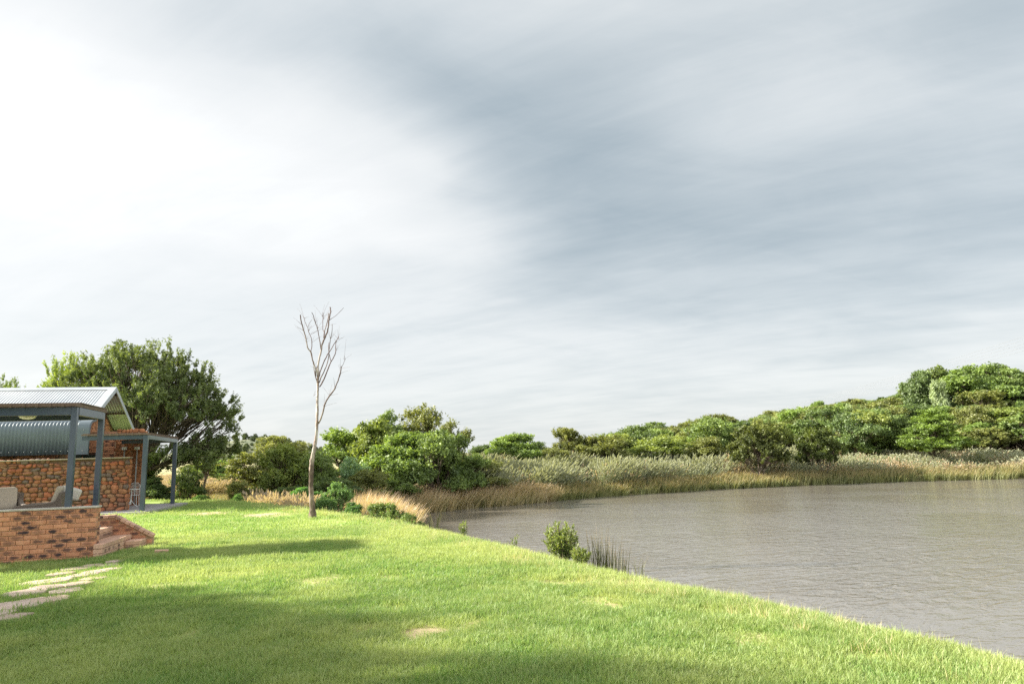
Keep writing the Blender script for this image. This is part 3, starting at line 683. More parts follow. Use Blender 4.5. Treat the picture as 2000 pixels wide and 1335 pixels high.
MB().add([(LEFT, RU - .22, RZ + .03 - .22 * math.tan(slp)), (GV, RU - .22, RZ + .03 - .22 * math.tan(slp)), (GV, RU, RZ + .045), (LEFT, RU, RZ + .045), (LEFT, RU + .22, RZ + .03 - .22 * math.tan(slp)), (GV, RU + .22, RZ + .03 - .22 * math.tan(slp))],
         [(0, 1, 2, 3), (3, 2, 5, 4)]).build('ridge_cap', GALV, t)
for sgn in (-1, 1):
    a = (GV - .02, RU, RZ + .02); b = (GV - .02, RU + sgn * (EU + .03), EZ + .0)
    MB().bar((a[0], a[1] + sgn * .002, a[2] - .08), (b[0], b[1], b[2] - .08), .03, .19).build('barge_board', GALV, t)
    k = .3 if sgn < 0 else .16
    MB().add([(GV - k, RU, RZ + .035), (GV, RU, RZ + .035), (GV, RU + sgn * EU, EZ + .03), (GV - k, RU + sgn * EU, EZ + .03)], [(0, 1, 2, 3)] if sgn > 0 else [(3, 2, 1, 0)]).build('verge_flashing', GALV, t)
    for f in (.12, .55, .97): MB().box(WV - .1, RU + sgn * EU * f - .03, RZ - (RZ - EZ) * f - .11, GV - .04, RU + sgn * EU * f + .03, RZ - (RZ - EZ) * f - .035).build('purlin', DARKWOOD, t)
    MB().bar((WV + .05, RU + sgn * .02, RZ - .14), (WV + .05, RU + sgn * (EU - .05), EZ - .12), .05, .12).build('rafter', DARKWOOD, t)
WN, WF = RU - 2.5, RU + 2.55
pts = [(WN, -.2), (WF, -.2), (WF, EZ + .2), (RU, RZ - .1), (WN, EZ + .2)]
V = [(WV, u_, z_) for u_, z_ in pts] + [(WV - .25, u_, z_) for u_, z_ in pts]
MB().add(V, [(0, 1, 2, 3, 4), (9, 8, 7, 6, 5)] + [(i, 5 + i, 5 + (i + 1) % 5, (i + 1) % 5) for i in range(5)]).build('gable_wall', MORTAR, t)
MB().box(LEFT, WN, -.2, WV - .26, WN + .2, EZ + .25).build('side_wall', PLASTER, t)
# gable bricks
row = 0; z = 2.0; nb = 0
while z < RZ:
    y = WN + (.11 if row % 2 else 0)
    while y < WF - .1:
        if z < EZ + .15 + min(0, 0) or abs(y + .11 - RU) < (RZ - .2 - z) * EU / (RZ - EZ):
            if not (z < 2.75 and RU - 2.4 < y < RU - .9):
                link('brick', random.choice(BM), t, (WV + .01 + random.uniform(-.008, .008), y + .11, z), (0, 0, -math.pi / 2)); nb += 1
        y += .2325
    z += .0845; row += 1
# near-side bricks seen under the awning
for k, z in enumerate(np.arange(2.06, 2.3, .0845)):
    x = WV - .3 - (.11 if k % 2 else 0); 
    for q in range(14): link('brick', random.choice(BM), t, (x - .11, WN - .02, z)); x -= .2325
rw = MB().box(WV - .05, 18.62, -.1, -5.09, 18.86, 3.25).build('porch_wall', MORTAR, t)
z = .0
while z < 3.2:
    x = -5.1
    while x > WV - .05:
        if not (z < 2.35 and x < -5.62): link('brick', random.choice(BM), t, (x - .111, 18.6, z + .04))
        x -= .2325
    z += .0845
dr_ = MB().box(WV - .04, 18.55, .02, -5.62, 18.618, 2.35).build('door', DARKWOOD, t)
mt, nt = new_mat('dark_glass'); principled(nt, (.03, .045, .035), .04, 0, None, spec=.8); GLASS = mt
for k in range(1): MB().box(WV + .03, 18.54, .2, -5.70, 18.548, 2.27).build('pane', GLASS, dr_)
# glazed opening in the gable wall
w = MB().box(WV + .03, RU - 2.3, 0.1, WV + .07, RU - 1.0, 2.7).build('window', DARKWOOD, t)
mt, nt = new_mat('dark_glass'); principled(nt, (.03, .045, .035), .04, 0, None, spec=.8); GLASS = mt
for k in range(2): MB().box(WV + .072, RU - 2.24 + .63 * k, .25, WV + .08, RU - 1.68 + .63 * k, 2.6).build('pane', GLASS, w)
# curved awning
AU, AZ0, AZ1 = 15.75, 2.26, 3.20; rr_ = .36
prof = [(AU + rr_ + rr_ * .9, AZ1 + rr_ + .06)] + [(AU + rr_ - rr_ * math.cos(a), AZ1 + rr_ * math.sin(a)) for a in np.linspace(math.pi / 2, 0, 9)] + [(AU, AZ0)]
AWR = -5.24
corr_sheet(LEFT, AWR - .36, prof, .125, .017, GREYBLUE, 'awning_sheet', t)
P2 = np.array([(AU + rr_ + rr_ * .9, AZ1 + rr_ + .09)] + [(AU + rr_ - (rr_ + .025) * math.cos(a), AZ1 + (rr_ + .025) * math.sin(a)) for a in np.linspace(math.pi / 2, 0, 9)] + [(AU - .025, AZ0 - .02)])
V = [(v_, p_[0], p_[1]) for v_ in (AWR - .42, AWR) for p_ in P2]; n_ = len(P2)
tr_ = MB().add(V, [(i, i + 1, n_ + i + 1, n_ + i) for i in range(n_ - 1)])
V = [(AWR, p_[0], p_[1]) for p_ in P2] + [(AWR, p_[0] + .1, p_[1] - .06) for p_ in P2]; tr_.add(V, [(i, i + 1, n_ + i + 1, n_ + i) for i in range(n_ - 1)])
o = tr_.build('awning_end_trim', GREYBLUE, t); md = o.modifiers.new('t', 'SOLIDIFY'); md.thickness = .006
sb = MB()
for k in range(60):
    x = AWR - .2 - k * .25; z_ = AZ0 + .13; sb.tube([(x, AU - .05, z_), (x, AU - .015, z_)], [.014, .018], 6)
sb.tube([(AWR - .2, AU - .06, AZ1 + .0), (AWR - .2, AU - .02, AZ1)], [.016, .02], 6)
o = sb.build('screw_heads', plain('zinc', (.7, .72, .74), None, .3, .6), t); o['kind'] = 'stuff'
MB().box(LEFT, AU + .02, AZ0 + .02, AWR - .04, AU + .07, AZ0 + .1).build('awning_rail', STEEL, t)

# --- outdoor furniture
mt, nt = new_mat('wicker'); tcx = N(nt, 'ShaderNodeTexCoord')
wv1 = N(nt, 'ShaderNodeTexWave', wave_type='BANDS', bands_direction='Z'); wv1.inputs['Scale'].default_value = 22; wv1.inputs['Distortion'].default_value = .6; nt.links.new(tcx.outputs['Object'], wv1.inputs[0])
wv2 = N(nt, 'ShaderNodeTexWave', wave_type='BANDS', bands_direction='DIAGONAL'); wv2.inputs['Scale'].default_value = 9; wv2.inputs['Distortion'].default_value = .5; nt.links.new(tcx.outputs['Object'], wv2.inputs[0])
hh_ = mth(nt, 'MULTIPLY', wv1.outputs['Fac'], mth(nt, 'ADD', wv2.outputs['Fac'], .3)); principled(nt, mixrgb(nt, hh_, (.13, .10, .08), (.30, .25, .20)), .6, 0, hh_, .8, .01); WICKER = mt
def armchair(name, v, u, rz, lab):
    """local: sits facing -x; width along y"""
    x, y = loc2w(v, u); t = empty(name, (x, y, .502), WALL_AZ + rz); tag(t, lab, 'armchair', 'wicker armchairs on the terrace')
    W = .36
    MB().box(-.38, -W, .06, .30, W, .30).build('seat_base', WICKER, t, bevel=.03)
    # back shell, leaning back with curled wings
    V = []; ny, nz_ = 13, 9
    for thick in (0, .05):
        for i in range(nz_):
            f = i / (nz_ - 1); z = .08 + .63 * f
            for j in range(ny):
                g = j / (ny - 1) * 2 - 1; xx = .24 + .16 * f ** 1.3 - .30 * max(0, abs(g) - .55) ** 1.3 * (1 - .2 * f) + thick; zz = z + (.035 * (1 - g * g)) * f
                V.append((xx, g * (W + .02 + .04 * f), zz))
    n_ = ny * nz_; Fc = []
    for i in range(nz_ - 1):
        for j in range(ny - 1):
            a = i * ny + j; Fc += [(a, a + ny, a + ny + 1, a + 1), (n_ + a, n_ + a + 1, n_ + a + ny + 1, n_ + a + ny)]
    for i in range(nz_ - 1):
        for j in (0, ny - 1): a = i * ny + j; Fc.append((a, n_ + a, n_ + a + ny, a + ny))
    for j in range(ny - 1): a = (nz_ - 1) * ny + j; Fc.append((a, n_ + a, n_ + a + 1, a + 1))
    MB().add(V, Fc).build('backrest', WICKER, t, smooth=True)
    for sgn in (-1, 1):
        pr = [(-.42, .04), (-.45, .40), (-.40, .485), (-.30, .51), (.0, .515), (.22, .55), (.36, .66), (.36, .06)]
        V = [(a, sgn * W - .045, b) for a, b in pr] + [(a, sgn * W + .045, b) for a, b in pr]; k = len(pr)
        MB().add(V, [tuple(range(k)), tuple(range(2 * k - 1, k - 1, -1))] + [(i, k + i, k + (i + 1) % k, (i + 1) % k) for i in range(k)]).build('armrest', WICKER, t, bevel=.02)
    for a in (-.36, .28):
        for b in (-.3, .3): MB().tube([(a, b, 0), (a, b, .08)], [.02, .025], 8).build('leg', DARKWOOD, t)
    MB().box(-.36, -W + .05, .30, .22, W - .05, .42).build('seat_cushion', CUSHION, t, bevel=.035)
    c = MB().box(-.06, -W + .06, -.20, .06, W - .06, .24).build('back_cushion', CUSHION, t, bevel=.05); c.location = (.23, 0, .60); c.rotation_euler = (0, math.radians(17), 0)
    return t
armchair('wicker_armchair', -1.18, .86, math.radians(8), 'wicker armchair seen side on behind the pergola post, beige back cushion')
armchair('wicker_armchair', -1.98, .95, math.radians(118), 'wicker armchair cut by the picture edge, broad beige back cushion facing the lawn')
c = MB().box(-.17, -.05, -.11, .17, .05, .11).build('cushion', plain('white_cloth', (.66, .63, .58), None, .9, 0, 40, .3, .003), None, bevel=.04)
x, y = loc2w(-.72, .80); c.location = (x, y, 1.19); c.rotation_euler = (.15, .35, WALL_AZ + .4); tag(c, 'small white cushion on top of the armchair back beside the pergola post', 'cushion')
# white bistro set
t = site('bistro_chair', -4.02, 17.5, .1); tag(t, 'white wrought iron garden chair against the stone pier', 'chair')
for a in (-.17, .17):
    for b in (-.17, .17): MB().tube([(a * 1.15, b * 1.15, 0), (a, b, .45)], [.012, .012], 6).build('leg', WHITE, t)
MB().tube([(.2 * math.cos(q), .2 * math.sin(q), .45) for q in np.linspace(0, 6.283, 21)], .012, 6, False).tube([(0, 0, .445), (0, 0, .455)], [.19, .19], 16).build('seat', WHITE, t)
mb = MB().tube([(-.19, .18, .45), (-.19, .22, .85), (-.12, .23, .93), (0, .235, .955), (.12, .23, .93), (.19, .22, .85), (.19, .18, .45)], .013, 6)
for q in np.linspace(-.13, .13, 5): mb.tube([(q, .19, .47), (q * .8, .23, .92)], .007, 5)
for q in (.58, .70, .82): mb.tube([(-.17, .21, q), (.17, .21, q)], .007, 5)
mb.build('backrest', WHITE, t)
t = site('bistro_table', -3.85, 16.6, .1); tag(t, 'small round white metal table in front of the white garden chair', 'table')
MB().tube([(0, 0, .70), (0, 0, .725)], [.30, .30], 28).build('table_top', WHITE, t)
MB().tube([(0, 0, .12), (0, 0, .70)], [.022, .022], 10).build('pedestal', WHITE, t)
for q in range(3):
    a = q * 2.094 + .4; MB().tube([(0, 0, .3), (.12 * math.cos(a), .12 * math.sin(a), .12), (.24 * math.cos(a), .24 * math.sin(a), .01)], [.014, .014, .016], 6).build('leg', WHITE, t)

# --- flagstone path
pth = MB(); hull = [(-9.2, 7.3), (-6.0, 9.3), (-5.3, 12.6), (-6.3, 12.75), (-7.8, 10.6), (-9.8, 9.6)]
pth_o = empty('path', (0, 0, 0)); tag(pth_o, kind='structure')
for i, (cx, cy, a, b, ang) in enumerate(PATH):
    r_ = random.Random(300 + i); n_ = r_.choice([6, 7, 8]); V = []; zz = hz(cx, cy) + .036
    for lvl, k in ((-.06, 1.0), (0, 1.0), (.008, .96)):
        rs = random.Random(400 + i)
        for q in range(n_):
            an = q / n_ * 6.283 + rs.uniform(-.2, .2); rad = rs.uniform(.86, 1.1) * k; V.append((math.cos(an) * a * rad, math.sin(an) * b * rad, lvl))
    Fc = [tuple(range(2 * n_, 3 * n_))] + [(l * n_ + q, l * n_ + (q + 1) % n_, (l + 1) * n_ + (q + 1) % n_, (l + 1) * n_ + q) for l in (0, 1) for q in range(n_)]
    g_ = r_.uniform(.85, 1.12); MB().add(V, Fc).build('flagstone', SLATE_PAVE, pth_o, loc=(cx, cy, zz), rot=(r_.uniform(-.02, .02), r_.uniform(-.02, .02), ang), color=(g_, g_ * r_.uniform(.94, 1.02), g_ * r_.uniform(.9, 1.05)))
P = on_z(315, 1086, 0)
o = link('loose_brick', brick_mesh('loose_brick', .23, .11, .09, BRICK_R, 77), None, (P[0], P[1], .075), (.04, .05, .5)); tag(o, 'single orange brick lying in the grass beyond the steps', 'brick')

# ------------------------------------------------------------------ vegetation builders
BARK = plain('grey_brown_bark', (.17, .13, .10), (.09, .07, .055), .9, 0, 7, .8, .02, stretch=(1, 1, .25))
def kmeans(P, k, r_):
    C_ = P[r_.choice(len(P), k, replace=False)]
    for _ in range(6):
        d = ((P[:, None] - C_[None]) ** 2).sum(-1); a = d.argmin(1)
        for i in range(k):
            if (a == i).any(): C_[i] = P[a == i].mean(0)
    return C_, a
def curve(a, b, n, r_, sag=.12, up=.25):
    t = np.linspace(0, 1, n)[:, None]; Ld = np.linalg.norm(b - a); ctrl = (a + b) / 2 + np.array([0, 0, -up * Ld * .4]) + r_.normal(0, sag * Ld, 3) * np.array([1, 1, .5])
    return (1 - t) ** 2 * a + 2 * t * (1 - t) * ctrl + t ** 2 * b
def tree_meshes(name, seed, lobes, K, leaves, leaf, spread, flat=.6, trunk_r=.11, fork=.25, nl=6, shell=.55, mat=None, aspect=1.5, up=.2, stems=1, droop=0.0, twig=1.0, upright=0.0, holes=0.0):
    """unit-free tree: lobes = [(x,y,z,rx,ry,rz)] envelopes in metres; K clumps; leaves per clump"""
    r_ = np.random.default_rng(seed); vol = np.array([l[3] * l[4] * l[5] for l in lobes]); vol = vol ** .75; vol /= vol.sum(); C_ = []
    for l, q in zip(lobes, vol):
        n = max(3, int(K * q)); d = r_.normal(size=(n, 3)); d /= np.linalg.norm(d, axis=1)[:, None]; d[:, 2] = np.where(d[:, 2] < -.35, -d[:, 2] * .6, d[:, 2])
        rad = shell + (1 - shell) * r_.random(n) ** .6; rad *= 1 + .13 * r_.normal(size=n)
        C_.append(np.array(l[:3]) + d * rad[:, None] * np.array(l[3:]))
    C_ = np.concatenate(C_); zmin = .25; C_[:, 2] = np.maximum(C_[:, 2], zmin)
    top = C_[:, 2].max(); cen = C_.mean(0); ztr = top * fork
    cls, asg = kmeans(C_.copy(), min(nl, len(C_)), r_)
    tubes = []; bases = [np.array([r_.normal() * .12 * (stems > 1), r_.normal() * .12 * (stems > 1), -.15]) for _ in range(stems)]
    forks = []
    for b in bases:
        fk = np.array([cen[0] * .3 + r_.normal() * .1 * top * (.5 if stems > 1 else .15), cen[1] * .3 + r_.normal() * .1 * top * (.5 if stems > 1 else .15), ztr]); forks.append(fk)
        P_ = curve(b, fk, 6, r_, .04, 0); R_ = np.linspace(trunk_r * 1.25, trunk_r * .8, 6); R_[0] *= 1.3; tubes.append((P_, R_ / math.sqrt(stems), 7))
    for i, c_ in enumerate(cls):
        fk = forks[i % stems]; nb_ = (asg == i).sum()
        if nb_ == 0: continue
        P_ = curve(fk, fk * .25 + c_ * .75, 7, r_, .07, up); rl = trunk_r * .55 * math.sqrt(nb_ / max(1, len(C_) / nl)) / math.sqrt(stems) ** .5
        tubes.append((P_, np.linspace(rl, rl * .4, 7), 5))
        for q in np.nonzero(asg == i)[0]:
            st = P_[r_.integers(3, 7)]; Q = curve(st, C_[q], 4, r_, .08, up * .6); tubes.append((Q, np.linspace(rl * .3, rl * .1, 4) * twig, 3))
    Vs, Fs, b = [], [], 0
    for P_, R_, n in tubes:
        V, Fc = tube_np(P_, R_, n); Vs.append(V); Fs.append(Fc + b); b += len(V)
    tm = mesh_np(name + '_trunk', np.concatenate(Vs), np.concatenate(Fs), True, [BARK])
    # leaves
    n = len(C_) * leaves; ci = np.repeat(np.arange(len(C_)), leaves); cs = spread * (.7 + .6 * r_.random(len(C_)))
    o = r_.normal(size=(n, 3)); ln = np.linalg.norm(o, axis=1)[:, None]; o = o / ln * (r_.random(n)[:, None] ** .5) * 1.25
    if upright > 0:   # sprays: leaves strung on short upward twigs
        outd = C_ - np.array([cen[0], cen[1], top * .1]); outd /= np.linalg.norm(outd, axis=1)[:, None] + 1e-6
        st = r_.integers(0, 5, n); sdir = r_.normal(size=(len(C_), 5, 3)) * .55 + outd[:, None] * 1.0 + np.array([0, 0, upright])
        sdir /= np.linalg.norm(sdir, axis=2)[:, :, None]; tt = r_.random(n)[:, None] * 2.0 - .4
        o = sdir[ci, st] * tt + r_.normal(size=(n, 3)) * .17
        P = C_[ci] + o * cs[ci][:, None]
    else:
        P = C_[ci] + o * cs[ci][:, None] * np.array([1, 1, flat]); P[:, 2] -= droop * (np.linalg.norm(o[:, :2], axis=1) ** 2) * cs[ci]
    nrm = r_.normal(size=(n, 3)) * .9 + (P - C_[ci]) / (cs[ci][:, None] + 1e-6) * .6 + np.array([0, 0, .2]); nrm /= np.linalg.norm(nrm, axis=1)[:, None]
    tg = np.cross(nrm, r_.normal(size=(n, 3))); tg /= np.linalg.norm(tg, axis=1)[:, None]; bt = np.cross(nrm, tg)
    s_ = leaf * (.6 + .8 * r_.random(n))[:, None]; a = tg * s_ * aspect * .5; bb = bt * s_ * .5 / 1.0
    V = np.stack([P - a, P + bb * .9, P + a, P - bb * .9], 1).reshape(-1, 3); Fc = np.arange(n * 4).reshape(-1, 4)
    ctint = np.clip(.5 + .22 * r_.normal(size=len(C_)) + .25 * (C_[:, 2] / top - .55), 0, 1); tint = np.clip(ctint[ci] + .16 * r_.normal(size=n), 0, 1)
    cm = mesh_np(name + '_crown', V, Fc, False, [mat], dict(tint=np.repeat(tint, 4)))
    return cm, tm, top, max(np.subtract(*np.percentile(P[:, 0], [98, 2])), np.subtract(*np.percentile(P[:, 1], [98, 2])))
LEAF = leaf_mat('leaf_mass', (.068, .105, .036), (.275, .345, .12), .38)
def lobes_round(r_, n, w, h, z0):
    out = [(0, 0, z0 + h * .45, w * .26, w * .26, h * .36)]
    for k in range(n + 4):
        a = r_.random() * 6.28; zf = (k + r_.random()) / (n + 4); q = w * (.20 + .17 * r_.random()) * math.sqrt(max(.05, 1 - (2 * zf - .85) ** 2 * .8)); s_ = w * (.11 + .09 * r_.random()); out.append((q * math.cos(a), q * math.sin(a), z0 + h * (.12 + .76 * zf), s_, s_, s_ * (h / w) * .85))
    return out
PT = {}
def mk(key, cnt, fn):
    PT[key] = [fn(i) for i in range(cnt)]
rr = np.random.default_rng(5)
mk('round', 4, lambda i: tree_meshes('round%d' % i, 200 + i, lobes_round(rr, 9, 4.2, 3.4, .7), 300, 56, .095, .25, .75, .10, .3, 8, .55, LEAF))
mk('dense', 4, lambda i: tree_meshes('dense%d' % i, 220 + i, lobes_round(rr, 9, 4.4, 3.6, .1), 340, 56, .085, .25, .8, .08, .12, 9, .5, LEAF, stems=3))
mk('acacia', 3, lambda i: tree_meshes('acacia%d' % i, 240 + i, [(0, 0, 2.9, 2.0, 2.0, .8), (.9, .2, 2.3, 1.2, 1.2, .6), (-1.0, -.1, 2.2, 1.1, 1.2, .6), (.1, .9, 2.0, 1.0, 1.0, .6), (0, -.8, 1.9, 1.2, 1.0, .6), (.4, 0, 3.5, 1.1, 1.1, .5), (0, 0, 1.3, 1.5, 1.5, .6)], 260, 56, .07, .27, .4, .10, .3, 9, .4, LEAF, aspect=2.2, up=.1))
mk('spray', 3, lambda i: tree_meshes('spray%d' % i, 260 + i, lobes_round(rr, 8, 4.0, 3.8, .2), 300, 60, .07, .25, .8, .08, .12, 9, .5, LEAF, stems=3, aspect=2.0, upright=.9))
mk('open', 2, lambda i: tree_meshes('open%d' % i, 280 + i, lobes_round(rr, 6, 3.2, 3.6, 1.0), 150, 54, .07, .28, .7, .09, .35, 8, .45, LEAF, aspect=2.4, upright=.7, twig=1.4))
mk('conic', 2, lambda i: tree_meshes('conic%d' % i, 300 + i, [(0, 0, 1.8, 1.9, 1.9, .8), (0, 0, 2.6, 1.45, 1.45, .8), (0, 0, 3.4, .9, .9, .7), (0, 0, 4.0, .5, .5, .5), (.8, 0, 1.5, 1.1, 1.1, .5), (-.9, 0, 1.5, 1.1, 1.1, .5)], 320, 60, .075, .25, .45, .09, .2, 9, .4, LEAF, aspect=2.0, up=-.1))
mk('silver', 2, lambda i: tree_meshes('silver%d' % i, 320 + i, lobes_round(rr, 6, 3.0, 2.4, .2), 170, 56, .075, .24, .8, .06, .1, 6, .6, LEAF, stems=4))
mk('hill', 6, lambda i: tree_meshes('hill%d' % i, 340 + i, lobes_round(rr, 7, 4.6, 3.6, .3), 210, 60, .10, .28, .85, .10, .25, 7, .55, LEAF))
mk('mound', 3, lambda i: tree_meshes('mound%d' % i, 400 + i, [(0, 0, 1.6, 1.25, 1.25, 1.5)] + [(1.15 * math.cos(q * 2.4) * math.sin(.35 + q * .13), 1.15 * math.sin(q * 2.4) * math.sin(.35 + q * .13), 1.7 + 1.35 * math.cos(.35 + q * .13), .42, .42, .45) for q in range(14)], 330, 64, .07, .2, .8, .07, .1, 9, .6, LEAF, stems=3, aspect=2.0, upright=.5))
cnt = {}
def plant(name, key, px, dep, top_y, w_px, col, label, cat='tree', group=None, base_y=None, var=None, rz=None, part='crown', sink=0.0):
    g = at_depth(px, 900, dep); x, y = g[0], g[1]; z = hz(x, y)
    if base_y is not None:
        zb = at_depth(px, base_y, dep)[2]; z = max(z, zb) if abs(zb - z) < 1.2 else z
    zt = at_depth(px, top_y, dep)[2]; dl = dep / ray(px, 900)[1]; w = w_px / F_PX * float(np.dot(np.array([x, y, z]) - CAM, FW))
    lst = PT[key]; i = cnt.get(key, 0) if var is None else var; cnt[key] = i + 1; cm, tm, top, wd = lst[i % len(lst)]
    h = zt - z; w *= 1.03
    if h < .3: return None
    t = empty(name, (x, y, z - sink), rng.random() * 6.28 if rz is None else rz); tag(t, label, cat, group)
    s = (w / wd, w / wd, h / (top * 1.04))
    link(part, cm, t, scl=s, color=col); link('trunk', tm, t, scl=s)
    return t
G_BRIGHT = (1.12, 1.25, .88); G_YEL = (1.22, 1.2, .85); G_OLIVE = (1.15, 1.0, .85); G_DARK = (.68, .78, .72); G_MID = (.98, 1.08, .85); G_SILV = (1.7, 1.65, 2.5); G_BROWN = (1.15, .98, .85)

# --- clump at the left end of the pond
SP = [
 ('thorn_tree', 'acacia', 500, 47, 873, 96, G_OLIVE, 'olive thorn tree with a visible dark trunk at the outer end of the pond thicket'),
 ('thorn_tree', 'acacia', 545, 62, 847, 84, G_OLIVE, 'round-topped olive thorn tree rising behind the yellow-green thorn tree'),
 ('thorn_tree', 'spray', 566, 42, 872, 118, G_YEL, 'yellow-green feathery thorn tree beside the bare tree'),
 ('shrub', 'dense', 622, 41, 880, 90, G_MID, 'mid-green leafy shrub directly behind the bare trunk'),
 ('bushy_tree', 'round', 672, 52, 833, 120, G_BRIGHT, 'bright green tree in the thicket just past the bare trunk'),
 ('bushy_tree', 'dense', 740, 50, 818, 130, G_YEL, 'broad yellow-green tree forming the thicket shoulder'),
 ('bushy_tree', 'round', 765, 58, 799, 78, G_MID, 'dark-leaved treetop showing above the thicket beside the feathery one'),
 ('thorn_tree', 'open', 824, 60, 793, 72, G_OLIVE, 'feathery treetop standing highest above the thicket'),
 ('bushy_tree', 'round', 790, 46, 842, 130, G_BRIGHT, 'bright green bush in the sunlit face of the thicket above the pale reeds'),
 ('bushy_tree', 'dense', 860, 45.5, 838, 110, G_MID, 'green tree at the water end of the thicket, foliage hanging low'),
 ('thorn_tree', 'open', 885, 54, 825, 66, G_OLIVE, 'sparse feathery tree leaning out at the water end of the thicket'),
 ('silver_bush', 'silver', 688, 43, 895, 56, (1.35, 1.6, 2.4), 'rounded grey-green bush in the dark middle of the thicket'),
 ('shrub', 'dense', 655, 38.5, 930, 110, G_DARK, 'low dark green shrub below the thicket behind the bare trunk'),
 ('shrub', 'dense', 720, 42, 915, 90, G_OLIVE, 'low olive shrub under the thicket above the reeds'),
 ('shrub', 'dense', 775, 43.5, 925, 70, G_MID, 'small rounded green shrub right behind the pale reeds'),
 ('willow_shrub', 'spray', 650, 30.5, 946, 62, (1.05, 1.35, 1.3), 'narrow-leaved grey-green shrub at the lawn edge next to the bare tree'),
 ('shrub', 'round', 592, 36, 950, 50, (.75, 1.25, .8), 'glossy dark green shrub between the bare tree and pinkish reeds'),
 ('shrub', 'dense', 690, 27, 980, 40, (.6, .95, .65), 'small deep green shrub at the lawn edge before the pale reeds'),
 ('shrub', 'spray', 745, 24.5, 985, 70, G_MID, 'low spreading green shrub on the lawn lip below the reeds'),
 ('shrub', 'dense', 795, 22.0, 1000, 62, G_MID, 'low dark green shrub on the lawn lip closest to the inlet'),
 ('shrub', 'dense', 935, 50, 893, 110, G_OLIVE, 'dull olive shrub under the pale plume grass at the end of the thicket'),
 ('shrub', 'silver', 560, 38, 950, 60, G_DARK, 'low dark shrub under the yellow-green thorn tree'),
 ('bushy_tree', 'dense', 590, 50, 892, 90, G_OLIVE, 'olive leafy tree between the yellow-green thorn tree and the bare trunk'),
 ('shrub', 'dense', 900, 47.5, 880, 80, G_MID, 'mid-green shrub at the foot of the sparse feathery tree'),
 ('shrub', 'spray', 472, 38, 940, 60, G_OLIVE, 'straggly olive shrub just beyond the far lawn edge'),
 ('shrub', 'dense', 466, 33.5, 963, 26, (.85, 1.2, .8), 'tiny green bush on the lawn edge in the gap beside the thicket'),
 ('shrub', 'dense', 393, 34, 966, 20, (.85, 1.2, .8), 'tiny green bush at the foot of the slender field tree'),
 ('field_tree', 'open', 400, 56, 872, 58, (1.2, 1.25, 1.1), 'slender young tree standing in the straw-coloured field'),
 ('field_tree', 'round', 425, 75, 898, 62, (1.3, 1.5, 1.2), 'pale green round tree in the field beside the slender one'),
 ('field_tree', 'spray', 448, 64, 925, 50, G_OLIVE, 'low olive bush at the bank of the straw field'),
 ('shrub', 'round', 300, 40, 930, 70, G_DARK, 'dark shrub seen behind the patio posts under the big tree'),
 # far bank, middle
 ('bushy_tree', 'dense', 948, 68, 868, 62, G_DARK, 'dark green tree in the gap between the thicket and the bright round tree'),
 ('bushy_tree', 'round', 1012, 62, 845, 98, G_BRIGHT, 'bright green round tree standing apart behind the plume grass'),
 ('bushy_tree', 'dense', 1045, 66, 862, 60, G_DARK, 'darker shrub attached to the side of the bright round tree'),
 ('thorn_tree', 'spray', 1118, 66, 838, 84, G_BROWN, 'brownish olive twiggy tree before the hillside wood begins'),
 ('thorn_tree', 'spray', 1175, 64, 852, 100, G_OLIVE, 'wide olive bush next to the brownish twiggy tree'),
 ('shrub', 'dense', 1085, 60, 872, 70, G_OLIVE, 'low olive shrub behind the plume grass between two trees'),
 ('shrub', 'dense', 1280, 67, 852, 130, G_YEL, 'long yellow-green bush at the foot of the hillside wood'),
 ('shrub', 'dense', 1390, 66, 852, 90, G_OLIVE, 'olive bush between the long bush and the big rounded bush'),
 ('big_bush', 'mound', 1482, 60.6, 832, 96, (.60, .57, .34), 'big rounded olive-gold bush on the far bank above the water'),
 ('big_bush', 'mound', 1600, 61.5, 836, 72, (.56, .58, .30), 'tall narrow dark bush with gold top on the far bank'),
 ('conical_tree', 'conic', 1826, 65, 797, 118, (.80, .95, .42), 'conical green tree with short bare trunk standing in the pale grass'),
 ('big_bush', 'mound', 1925, 70, 836, 82, G_OLIVE, 'round olive bush behind the conical tree'),
 ('bushy_tree', 'dense', 1990, 74, 795, 140, G_YEL, 'large yellow-green tree at the picture edge above the pale grass'),
 ('bushy_tree', 'dense', 1700, 72, 824, 110, G_MID, 'green tree at the wood edge midway to the conical tree'),
 ('silver_bush', 'silver', 1552, 85, 842, 44, G_SILV, 'silvery shrub poking out above the tall narrow bush'),
 ('silver_bush', 'silver', 1650, 84, 808, 36, G_SILV, 'silvery shrub halfway up the hillside wood'),
 ('silver_bush', 'silver', 1672, 92, 791, 26, G_SILV, 'smallest silvery shrub near the top of the hillside'),
 ('silver_bush', 'silver', 1850, 88, 742, 34, G_SILV, 'silvery shrub beneath the tallest hilltop trees'),
]
for s in SP:
    plant(s[0], s[1], s[2], s[3], s[4], s[5], s[6], s[7], 'tree' if 'tree' in s[0] else 'bush', 'trees of the pond thicket' if s[2] < 930 and 'tree' in s[0] else None)
